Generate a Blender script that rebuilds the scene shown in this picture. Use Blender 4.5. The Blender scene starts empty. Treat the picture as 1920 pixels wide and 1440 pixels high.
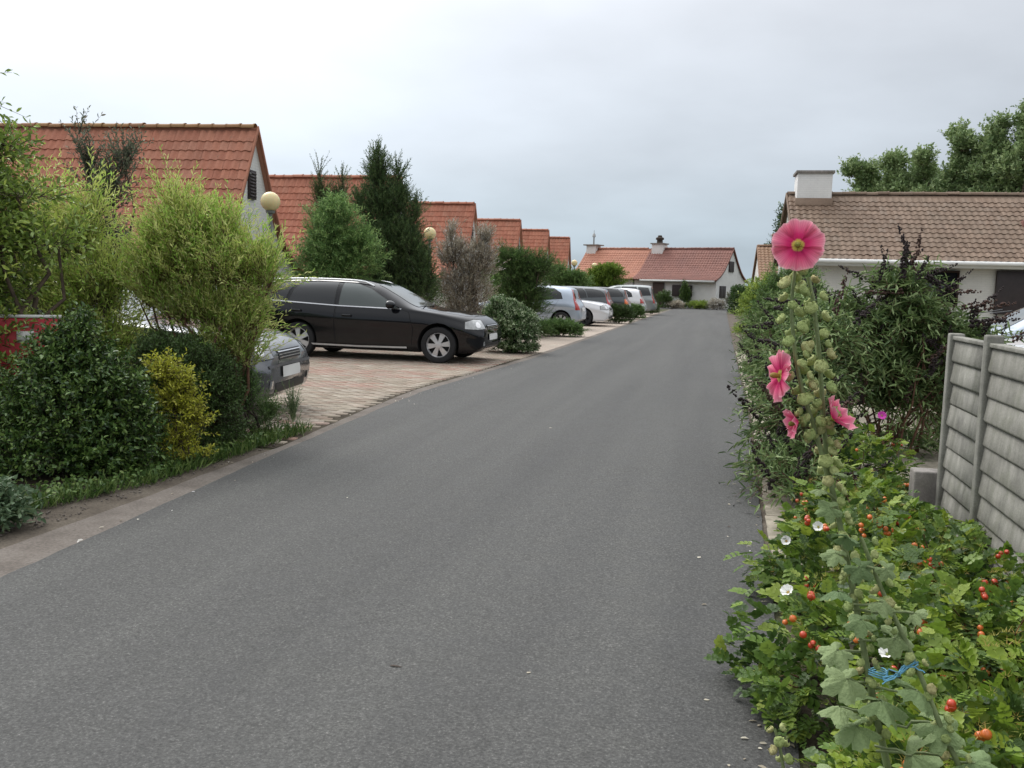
import bpy, bmesh, math, random
import numpy as np
from mathutils import Vector, Matrix, geometry
from mathutils.bvhtree import BVHTree

scene = bpy.context.scene
COL = scene.collection
PI = math.pi
R = math.radians
rng = np.random.default_rng(7)
random.seed(7)

# ------------------------------------------------------------------ camera
YAW, PITCH, ROLL, EYE = R(12.764), R(6.151), R(1.5), 1.4
right0 = Vector((math.cos(YAW), math.sin(YAW), 0))
fw = Vector((-math.sin(YAW)*math.cos(PITCH), math.cos(YAW)*math.cos(PITCH), -math.sin(PITCH)))
up0 = right0.cross(fw)
e_u = right0*math.cos(ROLL) + up0*math.sin(ROLL)
e_v = up0*math.cos(ROLL) - right0*math.sin(ROLL)
cd = bpy.data.cameras.new('camera')
cam = bpy.data.objects.new('camera', cd)
COL.objects.link(cam)
m3 = Matrix((e_u, e_v, -fw)).transposed()
cam.matrix_world = Matrix.Translation((0, 0, EYE)) @ m3.to_4x4()
cd.sensor_width = 36
cd.lens = 1700/1920*36
cd.clip_start = .05
cd.clip_end = 3000
scene.camera = cam

# ------------------------------------------------------------------ sky, sun, exposure
SUN_AZ, SUN_EL = R(-48), R(46)          # azimuth from +Y, negative = left of the road
sun_dir = Vector((math.sin(SUN_AZ)*math.cos(SUN_EL), math.cos(SUN_AZ)*math.cos(SUN_EL), math.sin(SUN_EL)))
world = bpy.data.worlds.new('World')
scene.world = world
world.use_nodes = True
wn, wl = world.node_tree.nodes, world.node_tree.links
wn.clear()
def wnode(t, **k):
    n = wn.new(t)
    for a, v in k.items():
        setattr(n, a, v)
    return n
def wmath(op, a, b=None, clamp=False):
    n = wnode('ShaderNodeMath', operation=op, use_clamp=clamp)
    for i, v in enumerate((a, b)):
        if v is None: continue
        if isinstance(v, (int, float)): n.inputs[i].default_value = v
        else: wl.new(v, n.inputs[i])
    return n.outputs[0]
tc = wnode('ShaderNodeTexCoord')
nrm = wnode('ShaderNodeVectorMath', operation='NORMALIZE'); wl.new(tc.outputs['Generated'], nrm.inputs[0])
sep = wnode('ShaderNodeSeparateXYZ'); wl.new(nrm.outputs[0], sep.inputs[0])
dot = wnode('ShaderNodeVectorMath', operation='DOT_PRODUCT'); wl.new(nrm.outputs[0], dot.inputs[0]); dot.inputs[1].default_value = sun_dir
sky = wnode('ShaderNodeTexSky', sky_type='NISHITA', sun_disc=False, sun_elevation=SUN_EL, sun_rotation=SUN_AZ)
sky.air_density = 1.0; sky.dust_density = 2.0
skys = wnode('ShaderNodeVectorMath', operation='SCALE'); wl.new(sky.outputs[0], skys.inputs[0]); skys.inputs['Scale'].default_value = .08
# cloud deck: flat projection of a noise so that the clouds flatten to the horizon
zc = wmath('ADD', wmath('MAXIMUM', sep.outputs[2], 0), .22)
cx = wmath('DIVIDE', sep.outputs[0], zc); cy = wmath('DIVIDE', sep.outputs[1], zc)
comb = wnode('ShaderNodeCombineXYZ'); wl.new(cx, comb.inputs[0]); wl.new(cy, comb.inputs[1])
noi = wnode('ShaderNodeTexNoise'); wl.new(comb.outputs[0], noi.inputs['Vector'])
noi.inputs['Scale'].default_value = 1.1; noi.inputs['Detail'].default_value = 6; noi.inputs['Roughness'].default_value = .5
ramp = wnode('ShaderNodeValToRGB'); wl.new(sep.outputs[2], ramp.inputs[0])
el = ramp.color_ramp.elements
el[0].position = 0.0; el[0].color = (.40, .49, .57, 1)
el[1].position = .95; el[1].color = (1.45, 1.47, 1.5, 1)
for p_, c_ in ((.05, (.45, .54, .62)), (.14, (.57, .625, .69)), (.3, (.68, .71, .76)), (.6, (1.08, 1.10, 1.13))):
    e = el.new(p_); e.color = (*c_, 1)
# soft glow of the hidden sun through the cloud
g1 = wmath('MULTIPLY', wmath('POWER', wmath('MAXIMUM', dot.outputs['Value'], 0), 4.5), 1.3)
nz = wmath('MULTIPLY', wmath('SUBTRACT', noi.outputs['Fac'], .5), .6)
gl = wmath('ADD', wmath('ADD', g1, nz), .78)
cl = wnode('ShaderNodeVectorMath', operation='SCALE'); wl.new(ramp.outputs[0], cl.inputs[0]); wl.new(gl, cl.inputs['Scale'])
mixw = wnode('ShaderNodeMix', data_type='RGBA'); mixw.inputs[0].default_value = .9
wl.new(skys.outputs[0], mixw.inputs[6]); wl.new(cl.outputs[0], mixw.inputs[7])
bg = wnode('ShaderNodeBackground'); bg.inputs['Strength'].default_value = 1.0
wl.new(mixw.outputs[2], bg.inputs[0])
wo = wnode('ShaderNodeOutputWorld'); wl.new(bg.outputs[0], wo.inputs[0])

sl = bpy.data.lights.new('sun', 'SUN'); sl.energy = 1.1; sl.angle = R(25); sl.color = (1, .96, .9)
so = bpy.data.objects.new('sun', sl); COL.objects.link(so)
so.rotation_euler = (-sun_dir).to_track_quat('-Z', 'Y').to_euler()
so.location = (0, 0, 40)
vs = scene.view_settings
vs.view_transform = 'Standard'; vs.look = 'None'; vs.exposure = 0.40; vs.gamma = 1; vs.use_curve_mapping = False
scene.render.engine = 'CYCLES'
cy_ = scene.cycles
cy_.use_denoising = True
cy_.max_bounces = 5; cy_.diffuse_bounces = 3; cy_.glossy_bounces = 2; cy_.transmission_bounces = 3; cy_.transparent_max_bounces = 4
cy_.caustics_reflective = False; cy_.caustics_refractive = False

# ------------------------------------------------------------------ materials
class NT:
    def __init__(s, name):
        s.m = bpy.data.materials.new(name); s.m.use_nodes = True
        s.n = s.m.node_tree.nodes; s.l = s.m.node_tree.links
        s.b = s.n['Principled BSDF']; s.o = s.n['Material Output']
    def node(s, t, ins=None, **k):
        n = s.n.new(t)
        for a, v in k.items(): setattr(n, a, v)
        for a, v in (ins or {}).items(): s.put(n.inputs[a], v)
        return n
    def put(s, sock, v):
        if isinstance(v, bpy.types.NodeSocket): s.l.new(v, sock)
        elif isinstance(v, (tuple, list)) and len(v) == 3 and sock.type == 'RGBA': sock.default_value = (*v, 1)
        else: sock.default_value = v
    def coord(s, kind='Object'): return s.node('ShaderNodeTexCoord').outputs[kind]
    def noise(s, vec, scale, detail=4, rough=.55):
        return s.node('ShaderNodeTexNoise', {'Vector': vec, 'Scale': scale, 'Detail': detail, 'Roughness': rough}).outputs['Fac']
    def ramp(s, fac, stops):
        n = s.node('ShaderNodeValToRGB', {'Fac': fac}); e = n.color_ramp.elements
        while len(e) > 1: e.remove(e[-1])
        e[0].position, e[0].color = stops[0][0], (*stops[0][1], 1)
        for p, c in stops[1:]:
            q = e.new(p); q.color = (*c, 1)
        return n.outputs[0]
    def mix(s, fac, a, b, blend='MIX'):
        n = s.node('ShaderNodeMix', data_type='RGBA', blend_type=blend)
        s.put(n.inputs[0], fac); s.put(n.inputs[6], a); s.put(n.inputs[7], b)
        return n.outputs[2]
    def math(s, op, a, b=0.0, clamp=False):
        n = s.node('ShaderNodeMath', operation=op, use_clamp=clamp); s.put(n.inputs[0], a); s.put(n.inputs[1], b); return n.outputs[0]
    def bump(s, h, strength, dist=.01):
        n = s.node('ShaderNodeBump', {'Height': h, 'Strength': strength, 'Distance': dist}); s.l.new(n.outputs[0], s.b.inputs['Normal']); return n
    def rnd(s):
        a = s.node('ShaderNodeAttribute', attribute_name='rnd').outputs['Fac']
        o = s.node('ShaderNodeObjectInfo').outputs['Random']
        return s.math('FRACT', s.math('ADD', a, o))
    def set(s, **k):
        for a, v in k.items(): s.put(s.b.inputs[a.replace('_', ' ')], v)
        return s.m

def simple(name, col, rough=.6, var=.15, scale=4, bump=0, bscale=40, **k):
    t = NT(name); v = t.coord()
    c = t.ramp(t.noise(v, scale), [(.3, tuple(x*(1-var) for x in col)), (.7, tuple(min(1, x*(1+var)) for x in col))])
    t.set(Base_Color=c, Roughness=rough, **k)
    if bump: t.bump(t.noise(v, bscale, 3), bump)
    return t.m

def leafmat(name, cols, rough=.45, trans=.28, spec=.35, bump=0):
    t = NT(name)
    f = t.rnd()
    n = len(cols)
    c = t.ramp(f, [(i/(n-1), q) for i, q in enumerate(cols)])
    t.set(Base_Color=c, Roughness=rough, Specular_IOR_Level=spec)
    if bump: t.bump(t.noise(t.coord(), bump, 4, .6), .7, .01)
    tr = t.node('ShaderNodeBsdfTranslucent', {'Color': c})
    mx = t.node('ShaderNodeMixShader', {'Fac': trans}); t.l.new(t.b.outputs[0], mx.inputs[1]); t.l.new(tr.outputs[0], mx.inputs[2])
    t.l.new(mx.outputs[0], t.o.inputs['Surface'])
    return t.m

def asphalt():
    t = NT('asphalt'); v = t.coord()
    big = t.noise(v, .45, 4, .6); mid = t.noise(v, 5, 5, .6); fine = t.noise(v, 105, 2, .75)
    st = t.node('ShaderNodeMapping', {'Vector': v, 'Scale': (1.6, .07, 1)}).outputs[0]
    track = t.noise(st, 1.3, 2)
    c = t.ramp(fine, [(.30, (.022, .022, .021)), (.5, (.067, .067, .065)), (.64, (.112, .112, .108)), (.76, (.25, .245, .235))])
    c = t.mix(t.math('MULTIPLY', big, .55), c, (.084, .0845, .082))
    c = t.mix(.8, c, t.ramp(mid, [(.25, (.74, .74, .74)), (.75, (1.18, 1.17, 1.15))]), 'MULTIPLY')
    c = t.mix(.75, c, t.ramp(track, [(.3, (.80, .80, .81)), (.7, (1.15, 1.15, 1.13))]), 'MULTIPLY')
    spots = t.node('ShaderNodeTexVoronoi', {'Vector': v, 'Scale': 2.2}).outputs['Distance']
    c = t.mix(t.math('LESS_THAN', spots, .022), c, (.05, .05, .05))
    t.set(Base_Color=c, Roughness=t.ramp(mid, [(.3, (.72,)*3), (.7, (.9,)*3)]), Specular_IOR_Level=.35)
    t.bump(fine, .55, .006)
    return t.m
def dirtmat(name, a, b, c3):
    t = NT(name); v = t.coord()
    f = t.noise(v, 3, 6, .65); g = t.noise(v, 60, 3, .7)
    c = t.ramp(f, [(.3, a), (.55, b), (.75, c3)])
    c = t.mix(.7, c, t.ramp(g, [(.3, (.6, .6, .6)), (.7, (1.35, 1.33, 1.3))]), 'MULTIPLY')
    t.set(Base_Color=c, Roughness=.95, Specular_IOR_Level=.15); t.bump(g, .8, .01)
    return t.m
def brickwhite(name, col=(.72, .71, .68)):
    t = NT(name); v = t.coord('Object')
    sp = t.node('ShaderNodeSeparateXYZ', {'Vector': v})
    cb = t.node('ShaderNodeCombineXYZ', {'X': t.math('ADD', sp.outputs[0], sp.outputs[1]), 'Y': sp.outputs[2]})
    br = t.node('ShaderNodeTexBrick', {'Vector': cb.outputs[0], 'Scale': 1, 'Brick Width': .22, 'Row Height': .07, 'Mortar Size': .006, 'Mortar Smooth': .3})
    n = t.noise(v, 1.4, 5, .6)
    c = t.ramp(n, [(.3, tuple(x*.86 for x in col)), (.65, col)])
    c = t.mix(t.math('MULTIPLY', br.outputs['Fac'], .25), c, tuple(x*.6 for x in col))
    t.set(Base_Color=c, Roughness=.8, Specular_IOR_Level=.2)
    t.bump(t.math('SUBTRACT', t.noise(v, 30, 3), br.outputs['Fac']), .4, .012)
    return t.m
def tilemat(name, cols, stain):
    t = NT(name); v = t.coord()
    c = t.ramp(t.rnd(), [(i/(len(cols)-1), q) for i, q in enumerate(cols)])
    gm = t.node('ShaderNodeNewGeometry').outputs['Position']
    c = t.mix(t.math('MULTIPLY', t.ramp(t.noise(gm, .9, 5, .6), [(.42, (0,)*3), (.70, (1,)*3)]), .62), c, stain)
    c = t.mix(t.math('MULTIPLY', t.ramp(t.noise(gm, 4.5, 6, .7), [(.60, (0,)*3), (.72, (1,)*3)]), .45), c, (.12, .115, .075))
    c = t.mix(.5, c, t.ramp(t.noise(gm, 22, 3), [(.3, (.75,)*3), (.7, (1.15,)*3)]), 'MULTIPLY')
    t.set(Base_Color=c, Roughness=.75, Specular_IOR_Level=.3); t.bump(t.noise(gm, 60, 3), .25, .006)
    return t.m
def pavermat():
    t = NT('paver'); r = t.rnd()
    z = t.node('ShaderNodeAttribute', attribute_name='zone').outputs['Fac']
    gm = t.node('ShaderNodeNewGeometry').outputs['Position']
    beige = t.ramp(r, [(0, (.29, .245, .195)), (.5, (.355, .31, .25)), (1, (.41, .365, .31))])
    red = t.ramp(r, [(0, (.33, .215, .17)), (.5, (.36, .25, .205)), (1, (.38, .295, .25))])
    c = t.mix(z, beige, red)
    c = t.mix(.8, c, t.ramp(t.noise(gm, 2.2, 5, .65), [(.3, (.78, .76, .74)), (.7, (1.12, 1.11, 1.1))]), 'MULTIPLY')
    c = t.mix(.6, c, t.ramp(t.noise(gm, 70, 2), [(.3, (.75,)*3), (.7, (1.2,)*3)]), 'MULTIPLY')
    t.set(Base_Color=c, Roughness=.9, Specular_IOR_Level=.2); t.bump(t.noise(gm, 90, 2), .4, .004)
    return t.m
def pavesheet():
    t = NT('paver_far'); v = t.coord()
    br = t.node('ShaderNodeTexBrick', {'Vector': v, 'Scale': 1, 'Brick Width': .2, 'Row Height': .1, 'Mortar Size': .006, 'Color1': (.40, .345, .28), 'Color2': (.37, .29, .235), 'Mortar': (.16, .14, .12)})
    c = t.mix(.7, br.outputs[0], t.ramp(t.noise(v, 1.3, 4), [(.3, (.8,)*3), (.7, (1.15,)*3)]), 'MULTIPLY')
    t.set(Base_Color=c, Roughness=.9); return t.m
def concrete(name, col, dark=.55):
    t = NT(name); v = t.coord(); gm = t.node('ShaderNodeNewGeometry').outputs['Position']
    st = t.node('ShaderNodeMapping', {'Vector': gm, 'Scale': (9, 9, 1.3)}).outputs[0]
    n = t.noise(gm, 3.0, 6, .68); s_ = t.noise(st, 1.3, 4, .6)
    c = t.ramp(n, [(.28, tuple(x*dark for x in col)), (.5, tuple(x*.9 for x in col)), (.72, tuple(x*1.18 for x in col))])
    c = t.mix(.65, c, t.ramp(s_, [(.3, (.55, .57, .52)), (.6, (1.08, 1.08, 1.06))]), 'MULTIPLY')
    c = t.mix(t.math('MULTIPLY', t.ramp(t.noise(gm, 7, 5, .7), [(.5, (0,)*3), (.68, (1,)*3)]), .35), c, (.13, .14, .09))
    f = t.noise(gm, 110, 3, .7)
    c = t.mix(.6, c, t.ramp(f, [(.3, (.7,)*3), (.7, (1.2,)*3)]), 'MULTIPLY')
    t.set(Base_Color=c, Roughness=.92, Specular_IOR_Level=.2); t.bump(f, .5, .004)
    return t.m
def paintmat(name, col, metallic=.0, rough=.25, coat=.8):
    t = NT(name); v = t.coord()
    n = t.noise(v, 2.5, 4)
    t.set(Base_Color=col, Metallic=metallic, Roughness=t.ramp(n, [(.3, (rough*.85,)*3), (.7, (rough*1.25,)*3)]), Coat_Weight=coat, Coat_Roughness=.06)
    return t.m
def glassmat(name, col=(.012, .014, .016), rough=.03):
    t = NT(name); t.set(Base_Color=col, Roughness=rough, Specular_IOR_Level=.65, IOR=1.5); return t.m

M = {}
M['asphalt'] = asphalt()
M['dirt'] = dirtmat('dirt', (.075, .062, .05), (.12, .102, .082), (.165, .145, .12))
M['soil'] = dirtmat('soil', (.035, .03, .022), (.07, .058, .042), (.11, .09, .065))
M['kerb'] = dirtmat('kerb_concrete', (.115, .10, .088), (.175, .155, .138), (.205, .185, .165))
M['slab'] = concrete('slab_concrete', (.36, .32, .26), .75)
M['ground'] = dirtmat('ground_earth', (.05, .06, .03), (.085, .085, .05), (.12, .11, .07))
M['paver'] = pavermat()
M['paversheet'] = pavesheet()
M['white_brick'] = brickwhite('white_brick', (.80, .79, .765))
M['cream_brick'] = brickwhite('cream_brick', (.76, .735, .68))
M['tile_red'] = tilemat('tile_red', [(.35, .135, .085), (.41, .16, .10), (.45, .19, .12), (.37, .14, .088), (.43, .195, .13)], (.31, .145, .095))
M['tile_orange'] = tilemat('tile_orange', [(.40, .18, .12), (.45, .21, .14), (.42, .19, .125)], (.36, .17, .12))
M['tile_brown'] = tilemat('tile_brown', [(.15, .10, .07), (.19, .13, .092), (.235, .165, .12), (.17, .115, .08), (.21, .155, .118)], (.17, .125, .09))
M['tile_maroon'] = tilemat('tile_maroon', [(.21, .10, .08), (.26, .125, .10), (.235, .11, .088)], (.20, .10, .085))
M['tile_tan'] = tilemat('tile_tan', [(.24, .145, .09), (.30, .19, .12), (.27, .16, .10)], (.24, .15, .10))
M['ridge_lichen'] = tilemat('ridge_lichen', [(.25, .12, .06), (.30, .16, .07), (.22, .10, .06)], (.27, .19, .08))
M['fascia'] = simple('white_paint', (.74, .74, .72), .5, .06)
M['shutter'] = simple('dark_shutter', (.030, .020, .020), .5, .2, 8)
M['brown_wood'] = simple('brown_wood', (.045, .025, .018), .5, .25, 6)
M['winglass'] = glassmat('window_glass', (.02, .022, .025), .06)
M['metal_grey'] = simple('grey_metal', (.32, .32, .31), .4, .1, 6, Metallic=.7)
M['fence'] = concrete('fence_concrete', (.285, .277, .25), .5)
M['wallblock'] = concrete('block_concrete', (.30, .275, .26), .75)
M['black_paint'] = paintmat('black_car_paint', (.005, .0055, .0075), 0, .08, .2)
M['black_paint'].node_tree.nodes['Principled BSDF'].inputs['Specular IOR Level'].default_value = .36
M['grey_paint'] = paintmat('grey_car_paint', (.15, .155, .165), .6, .28)
M['blue_silver'] = paintmat('blue_silver_paint', (.40, .46, .54), .5, .3)
M['white_paint'] = paintmat('white_car_paint', (.74, .75, .77), 0, .3)
M['dark_grey_paint'] = paintmat('dark_grey_paint', (.07, .08, .085), .5, .28)
M['van_paint'] = paintmat('grey_green_paint', (.26, .28, .28), .5, .3)
M['plastic'] = simple('black_plastic', (.018, .018, .019), .55, .15, 12)
M['grey_plastic'] = simple('grey_bumper', (.10, .10, .105), .5, .1, 12)
M['rubber'] = simple('tyre_rubber', (.016, .016, .017), .85, .2, 20, .3, 60)
M['alloy'] = simple('alloy_rim', (.62, .62, .63), .35, .06, 10, Metallic=.6)
M['chrome'] = simple('chrome', (.72, .72, .73), .18, .04, 6, Metallic=.9)
M['rail'] = simple('roof_rail_silver', (.70, .71, .72), .35, .05, 6, Metallic=.4)
M['car_glass'] = glassmat('car_glass')
M['screen_glass'] = glassmat('windscreen_glass', (.075, .09, .088), .04)
M['clear_lamp'] = simple('headlamp_lens', (.36, .37, .37), .1, .35, 18, Coat_Weight=1.0)
M['dark_lamp'] = simple('headlamp_smoked', (.20, .21, .22), .12, .2, 30, Coat_Weight=1.0)
M['red_lamp'] = simple('tail_lamp_red', (.42, .025, .02), .15, .15, 20, Coat_Weight=1.0)
M['orange_lamp'] = simple('tail_lamp_orange', (.75, .16, .03), .15, .15, 20, Coat_Weight=1.0)
M['plate'] = simple('number_plate', (.72, .72, .70), .4, .05)
M['arch'] = simple('wheel_arch_black', (.008, .008, .008), .9, .1)
M['globe'] = simple('globe_opal', (.74, .62, .33), .35, .07, 3, Subsurface_Weight=.3)
M['post'] = simple('lamp_post_paint', (.16, .17, .16), .5, .15)
M['red_board'] = simple('red_board', (.42, .02, .03), .45, .12, 5)
M['white_flat'] = simple('white_print', (.68, .67, .64), .6, .08, 10)
M['black_flat'] = simple('black_print', (.015, .015, .018), .6, .1)
M['bark'] = simple('bark', (.10, .072, .05), .9, .35, 14, .6, 40)
M['bark_dark'] = simple('bark_dark', (.05, .037, .028), .9, .3, 14, .6, 40)
M['cane'] = simple('red_brown_cane', (.15, .075, .045), .8, .3, 12, .4, 40)
M['stem_green'] = simple('green_stem', (.20, .25, .11), .6, .2, 20, .3, 80)
M['string'] = simple('blue_string', (.16, .42, .60), .7, .15, 40)

L_ = leafmat
M['lf_willow'] = L_('willow_leaf', [(0.303, 0.469, 0.0909), (0.437, 0.668, 0.13), (0.624, 0.68, 0.195), (0.645, 0.68, 0.29)], .45, .35)
M['lf_olive'] = L_('olive_leaf', [(0.121, 0.187, 0.044), (0.22, 0.319, 0.066), (0.352, 0.462, 0.0992), (0.529, 0.616, 0.132)], .45, .3)
M['lf_lime'] = L_('lime_leaf', [(0.1, 0.17, 0.025), (0.15, 0.24, 0.035), (0.22, 0.31, 0.05)], .5, .35)
M['lf_dark'] = L_('dark_hedge_leaf', [(0.0327, 0.0677, 0.0193), (0.0523, 0.109, 0.0287), (0.0849, 0.162, 0.0383), (0.163, 0.248, 0.0559)], .35, .12, .45)
M['lf_yew'] = L_('dark_round_leaf', [(0.0452, 0.083, 0.026), (0.0754, 0.131, 0.0371), (0.113, 0.186, 0.052)], .45, .12)
M['lf_yellow'] = L_('yellow_leaf', [(0.187, 0.234, 0.0271), (0.398, 0.428, 0.0407), (0.562, 0.579, 0.0678), (0.352, 0.332, 0.0678)], .45, .3)
M['lf_twig'] = L_('dusky_leaf', [(0.0882, 0.106, 0.0756), (0.139, 0.176, 0.113), (0.216, 0.252, 0.164), (0.252, 0.216, 0.151)], .6, .2)
M['lf_green'] = L_('mid_green_leaf', [(0.117, 0.22, 0.0712), (0.19, 0.324, 0.102), (0.277, 0.427, 0.14), (0.38, 0.532, 0.191)], .45, .3)
M['lf_conifer'] = L_('conifer_leaf', [(0.0475, 0.0896, 0.037), (0.0791, 0.139, 0.0512), (0.127, 0.2, 0.0683), (0.177, 0.248, 0.0854)], .55, .1)
M['lf_greybrown'] = L_('grey_brown_leaf', [(0.29, 0.244, 0.185), (0.466, 0.413, 0.314), (0.64, 0.6, 0.495), (0.68, 0.68, 0.68)], .7, .25)
M['lf_greenwillow'] = L_('dark_willow_leaf', [(0.0595, 0.111, 0.034), (0.0935, 0.17, 0.051), (0.145, 0.246, 0.0714), (0.204, 0.323, 0.102)], .45, .28)
M['lf_varieg'] = L_('variegated_leaf', [(0.056, 0.112, 0.0392), (0.098, 0.168, 0.056), (0.182, 0.266, 0.112), (0.42, 0.476, 0.308)], .45, .22)
M['lf_poplar'] = L_('poplar_leaf', [(0.155, 0.225, 0.0991), (0.223, 0.316, 0.137), (0.295, 0.392, 0.175), (0.381, 0.466, 0.224)], .55, .2)
M['lf_bud'] = L_('buddleia_leaf', [(0.0699, 0.115, 0.042), (0.112, 0.184, 0.0611), (0.177, 0.265, 0.0861), (0.303, 0.39, 0.172)], .55, .22)
M['lf_ivy'] = L_('ground_ivy_leaf', [(0.049, 0.098, 0.0252), (0.084, 0.154, 0.035), (0.14, 0.224, 0.056), (0.21, 0.28, 0.084)], .45, .25)
M['lf_blue'] = L_('blue_green_leaf', [(0.07, 0.12, 0.06), (0.11, 0.175, 0.09), (0.17, 0.24, 0.13)], .55, .25)
M['lf_rose'] = L_('rose_leaf', [(0.0474, 0.0924, 0.0222), (0.0813, 0.147, 0.0308), (0.129, 0.222, 0.0431), (0.204, 0.308, 0.0554), (0.326, 0.407, 0.0739)], .42, .28, .4, 14)
M['lf_rose_lime'] = L_('rose_leaf_lime', [(0.15, 0.25, 0.03), (0.22, 0.33, 0.04), (0.3, 0.38, 0.05)], .4, .35)
M['lf_sepal'] = L_('rose_sepal', [(0.22, 0.26, 0.05), (0.4, 0.36, 0.08), (0.45, 0.28, 0.08)], .5, .3)
M['lf_pod'] = L_('hollyhock_pod', [(0.39, 0.497, 0.176), (0.511, 0.601, 0.229), (0.601, 0.661, 0.284), (0.571, 0.497, 0.244)], .65, .2, .3, 5)
M['lf_holly'] = L_('hollyhock_leaf', [(0.163, 0.25, 0.106), (0.235, 0.328, 0.139), (0.308, 0.396, 0.18)], .6, .25, .35, 9)
M['spike'] = simple('dead_flower_spike', (.028, .018, .018), .9, .4, 30, .6, 60)
M['spike_brown'] = simple('brown_flower_spike', (.075, .04, .03), .9, .4, 30, .6, 60)
M['hip_red'] = simple('rose_hip_red', (.50, .055, .02), .3, .2, 25, Coat_Weight=.3)
M['hip_orange'] = simple('rose_hip_orange', (.62, .15, .03), .3, .2, 25, Coat_Weight=.3)
M['petal_white'] = simple('white_petal', (.82, .82, .78), .6, .05, 20)
M['petal_magenta'] = simple('magenta_petal', (.50, .03, .33), .6, .15, 20)

# ------------------------------------------------------------------ mesh helpers
def npmesh(name, V, faces, rnd=None, extra=None):
    """faces: list of (n,k) int arrays"""
    V = np.asarray(V, dtype=np.float32)
    faces = [np.asarray(f, dtype=np.int32) for f in faces if len(f)]
    me = bpy.data.meshes.new(name)
    me.vertices.add(len(V)); me.vertices.foreach_set('co', V.ravel())
    loops = np.concatenate([f.ravel() for f in faces])
    sizes = np.concatenate([np.full(len(f), f.shape[1], np.int32) for f in faces])
    me.loops.add(len(loops)); me.loops.foreach_set('vertex_index', loops)
    me.polygons.add(len(sizes))
    me.polygons.foreach_set('loop_start', np.concatenate([[0], np.cumsum(sizes)[:-1]]).astype(np.int32))
    me.update(calc_edges=True)
    for nm, arr in (('rnd', rnd), *(extra or {}).items()):
        if arr is not None:
            a = me.attributes.new(nm, 'FLOAT', 'POINT'); a.data.foreach_set('value', np.asarray(arr, np.float32))
    return me
def smooth(me, angle=None):
    me.polygons.foreach_set('use_smooth', np.ones(len(me.polygons), bool))
    if angle: me.set_sharp_from_angle(angle=R(angle))
    return me
def obj(name, me, material=None, parent=None, loc=None, rot=None, kind=None, label=None):
    o = bpy.data.objects.new(name, me); COL.objects.link(o)
    if material is not None and me is not None and len(me.materials) == 0: me.materials.append(material)
    if parent: o.parent = parent
    if loc is not None: o.location = loc
    if rot is not None: o.rotation_euler = rot
    if kind: o['kind'] = kind
    if label: o['label'] = label
    return o
def thing(name, label, cat, loc=(0, 0, 0), rotz=0, group=None):
    o = bpy.data.objects.new(name, None); COL.objects.link(o); o.empty_display_size = .2
    o.location = loc; o.rotation_euler = (0, 0, rotz); o['label'] = label; o['category'] = cat
    if group: o['group'] = group
    return o
def tag(o, label, cat, group=None):
    o['label'] = label; o['category'] = cat
    if group: o['group'] = group
    return o
def box_vf(x0, x1, y0, y1, z0, z1, off=0):
    V = np.array([(x, y, z) for z in (z0, z1) for y in (y0, y1) for x in (x0, x1)], float)
    Fq = np.array([(0, 2, 3, 1), (4, 5, 7, 6), (0, 1, 5, 4), (2, 6, 7, 3), (0, 4, 6, 2), (1, 3, 7, 5)]) + off
    return V, Fq
def boxmesh(name, *b, bevel=0):
    boxes = b if isinstance(b[0], (tuple, list)) else [b]
    Vs, Fs, o = [], [], 0
    for q in boxes:
        V, Fq = box_vf(*q, off=o); Vs.append(V); Fs.append(Fq); o += 8
    me = npmesh(name, np.concatenate(Vs), [np.concatenate(Fs)])
    if bevel:
        bm = bmesh.new(); bm.from_mesh(me)
        bmesh.ops.bevel(bm, geom=bm.edges[:], offset=bevel, segments=2, affect='EDGES', profile=.6)
        bm.to_mesh(me); bm.free()
    return me
def tube_vf(pts, rad, sides=6, off=0, cap=True):
    pts = np.asarray(pts, float); n = len(pts); rad = np.broadcast_to(rad, n)
    T = np.gradient(pts, axis=0); T /= np.linalg.norm(T, axis=1)[:, None]+1e-9
    ref = np.array([0, 0, 1.]) if abs(T[:, 2]).mean() < .8 else np.array([1., 0, 0])
    A = np.cross(T, ref); A /= np.linalg.norm(A, axis=1)[:, None]+1e-9; B = np.cross(T, A)
    a = np.arange(sides)*2*PI/sides
    V = pts[:, None] + rad[:, None, None]*(np.cos(a)[None, :, None]*A[:, None] + np.sin(a)[None, :, None]*B[:, None])
    V = V.reshape(-1, 3)
    i = np.arange(n-1)[:, None]*sides; j = np.arange(sides)[None]; k = (j+1) % sides
    Fq = np.stack([i+j, i+k, i+sides+k, i+sides+j], -1).reshape(-1, 4) + off
    return V, Fq
def tubes(name, lst, sides=6):
    Vs, Fs, o = [], [], 0
    for p, r in lst:
        V, Fq = tube_vf(p, r, sides, o); Vs.append(V); Fs.append(Fq); o += len(V)
    return smooth(npmesh(name, np.concatenate(Vs), [np.concatenate(Fs)]))
def lathe(name, prof, n=24, axis='z', closed=False):
    prof = np.asarray(prof, float); a = np.arange(n)*2*PI/n
    V = np.stack([prof[:, None, 0]*np.cos(a), prof[:, None, 0]*np.sin(a), np.broadcast_to(prof[:, None, 1], (len(prof), n))], -1).reshape(-1, 3)
    if axis == 'y': V = V[:, [0, 2, 1]]
    m = len(prof); i = np.arange(m if closed else m-1)[:, None]; j = np.arange(n)[None]; k = (j+1) % n; i2 = (i+1) % m
    Fq = np.stack([i*n+j, i*n+k, i2*n+k, i2*n+j], -1).reshape(-1, 4)
    if axis == 'y': Fq = Fq[:, ::-1]
    return smooth(npmesh(name, V, [Fq]), 40)
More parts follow.
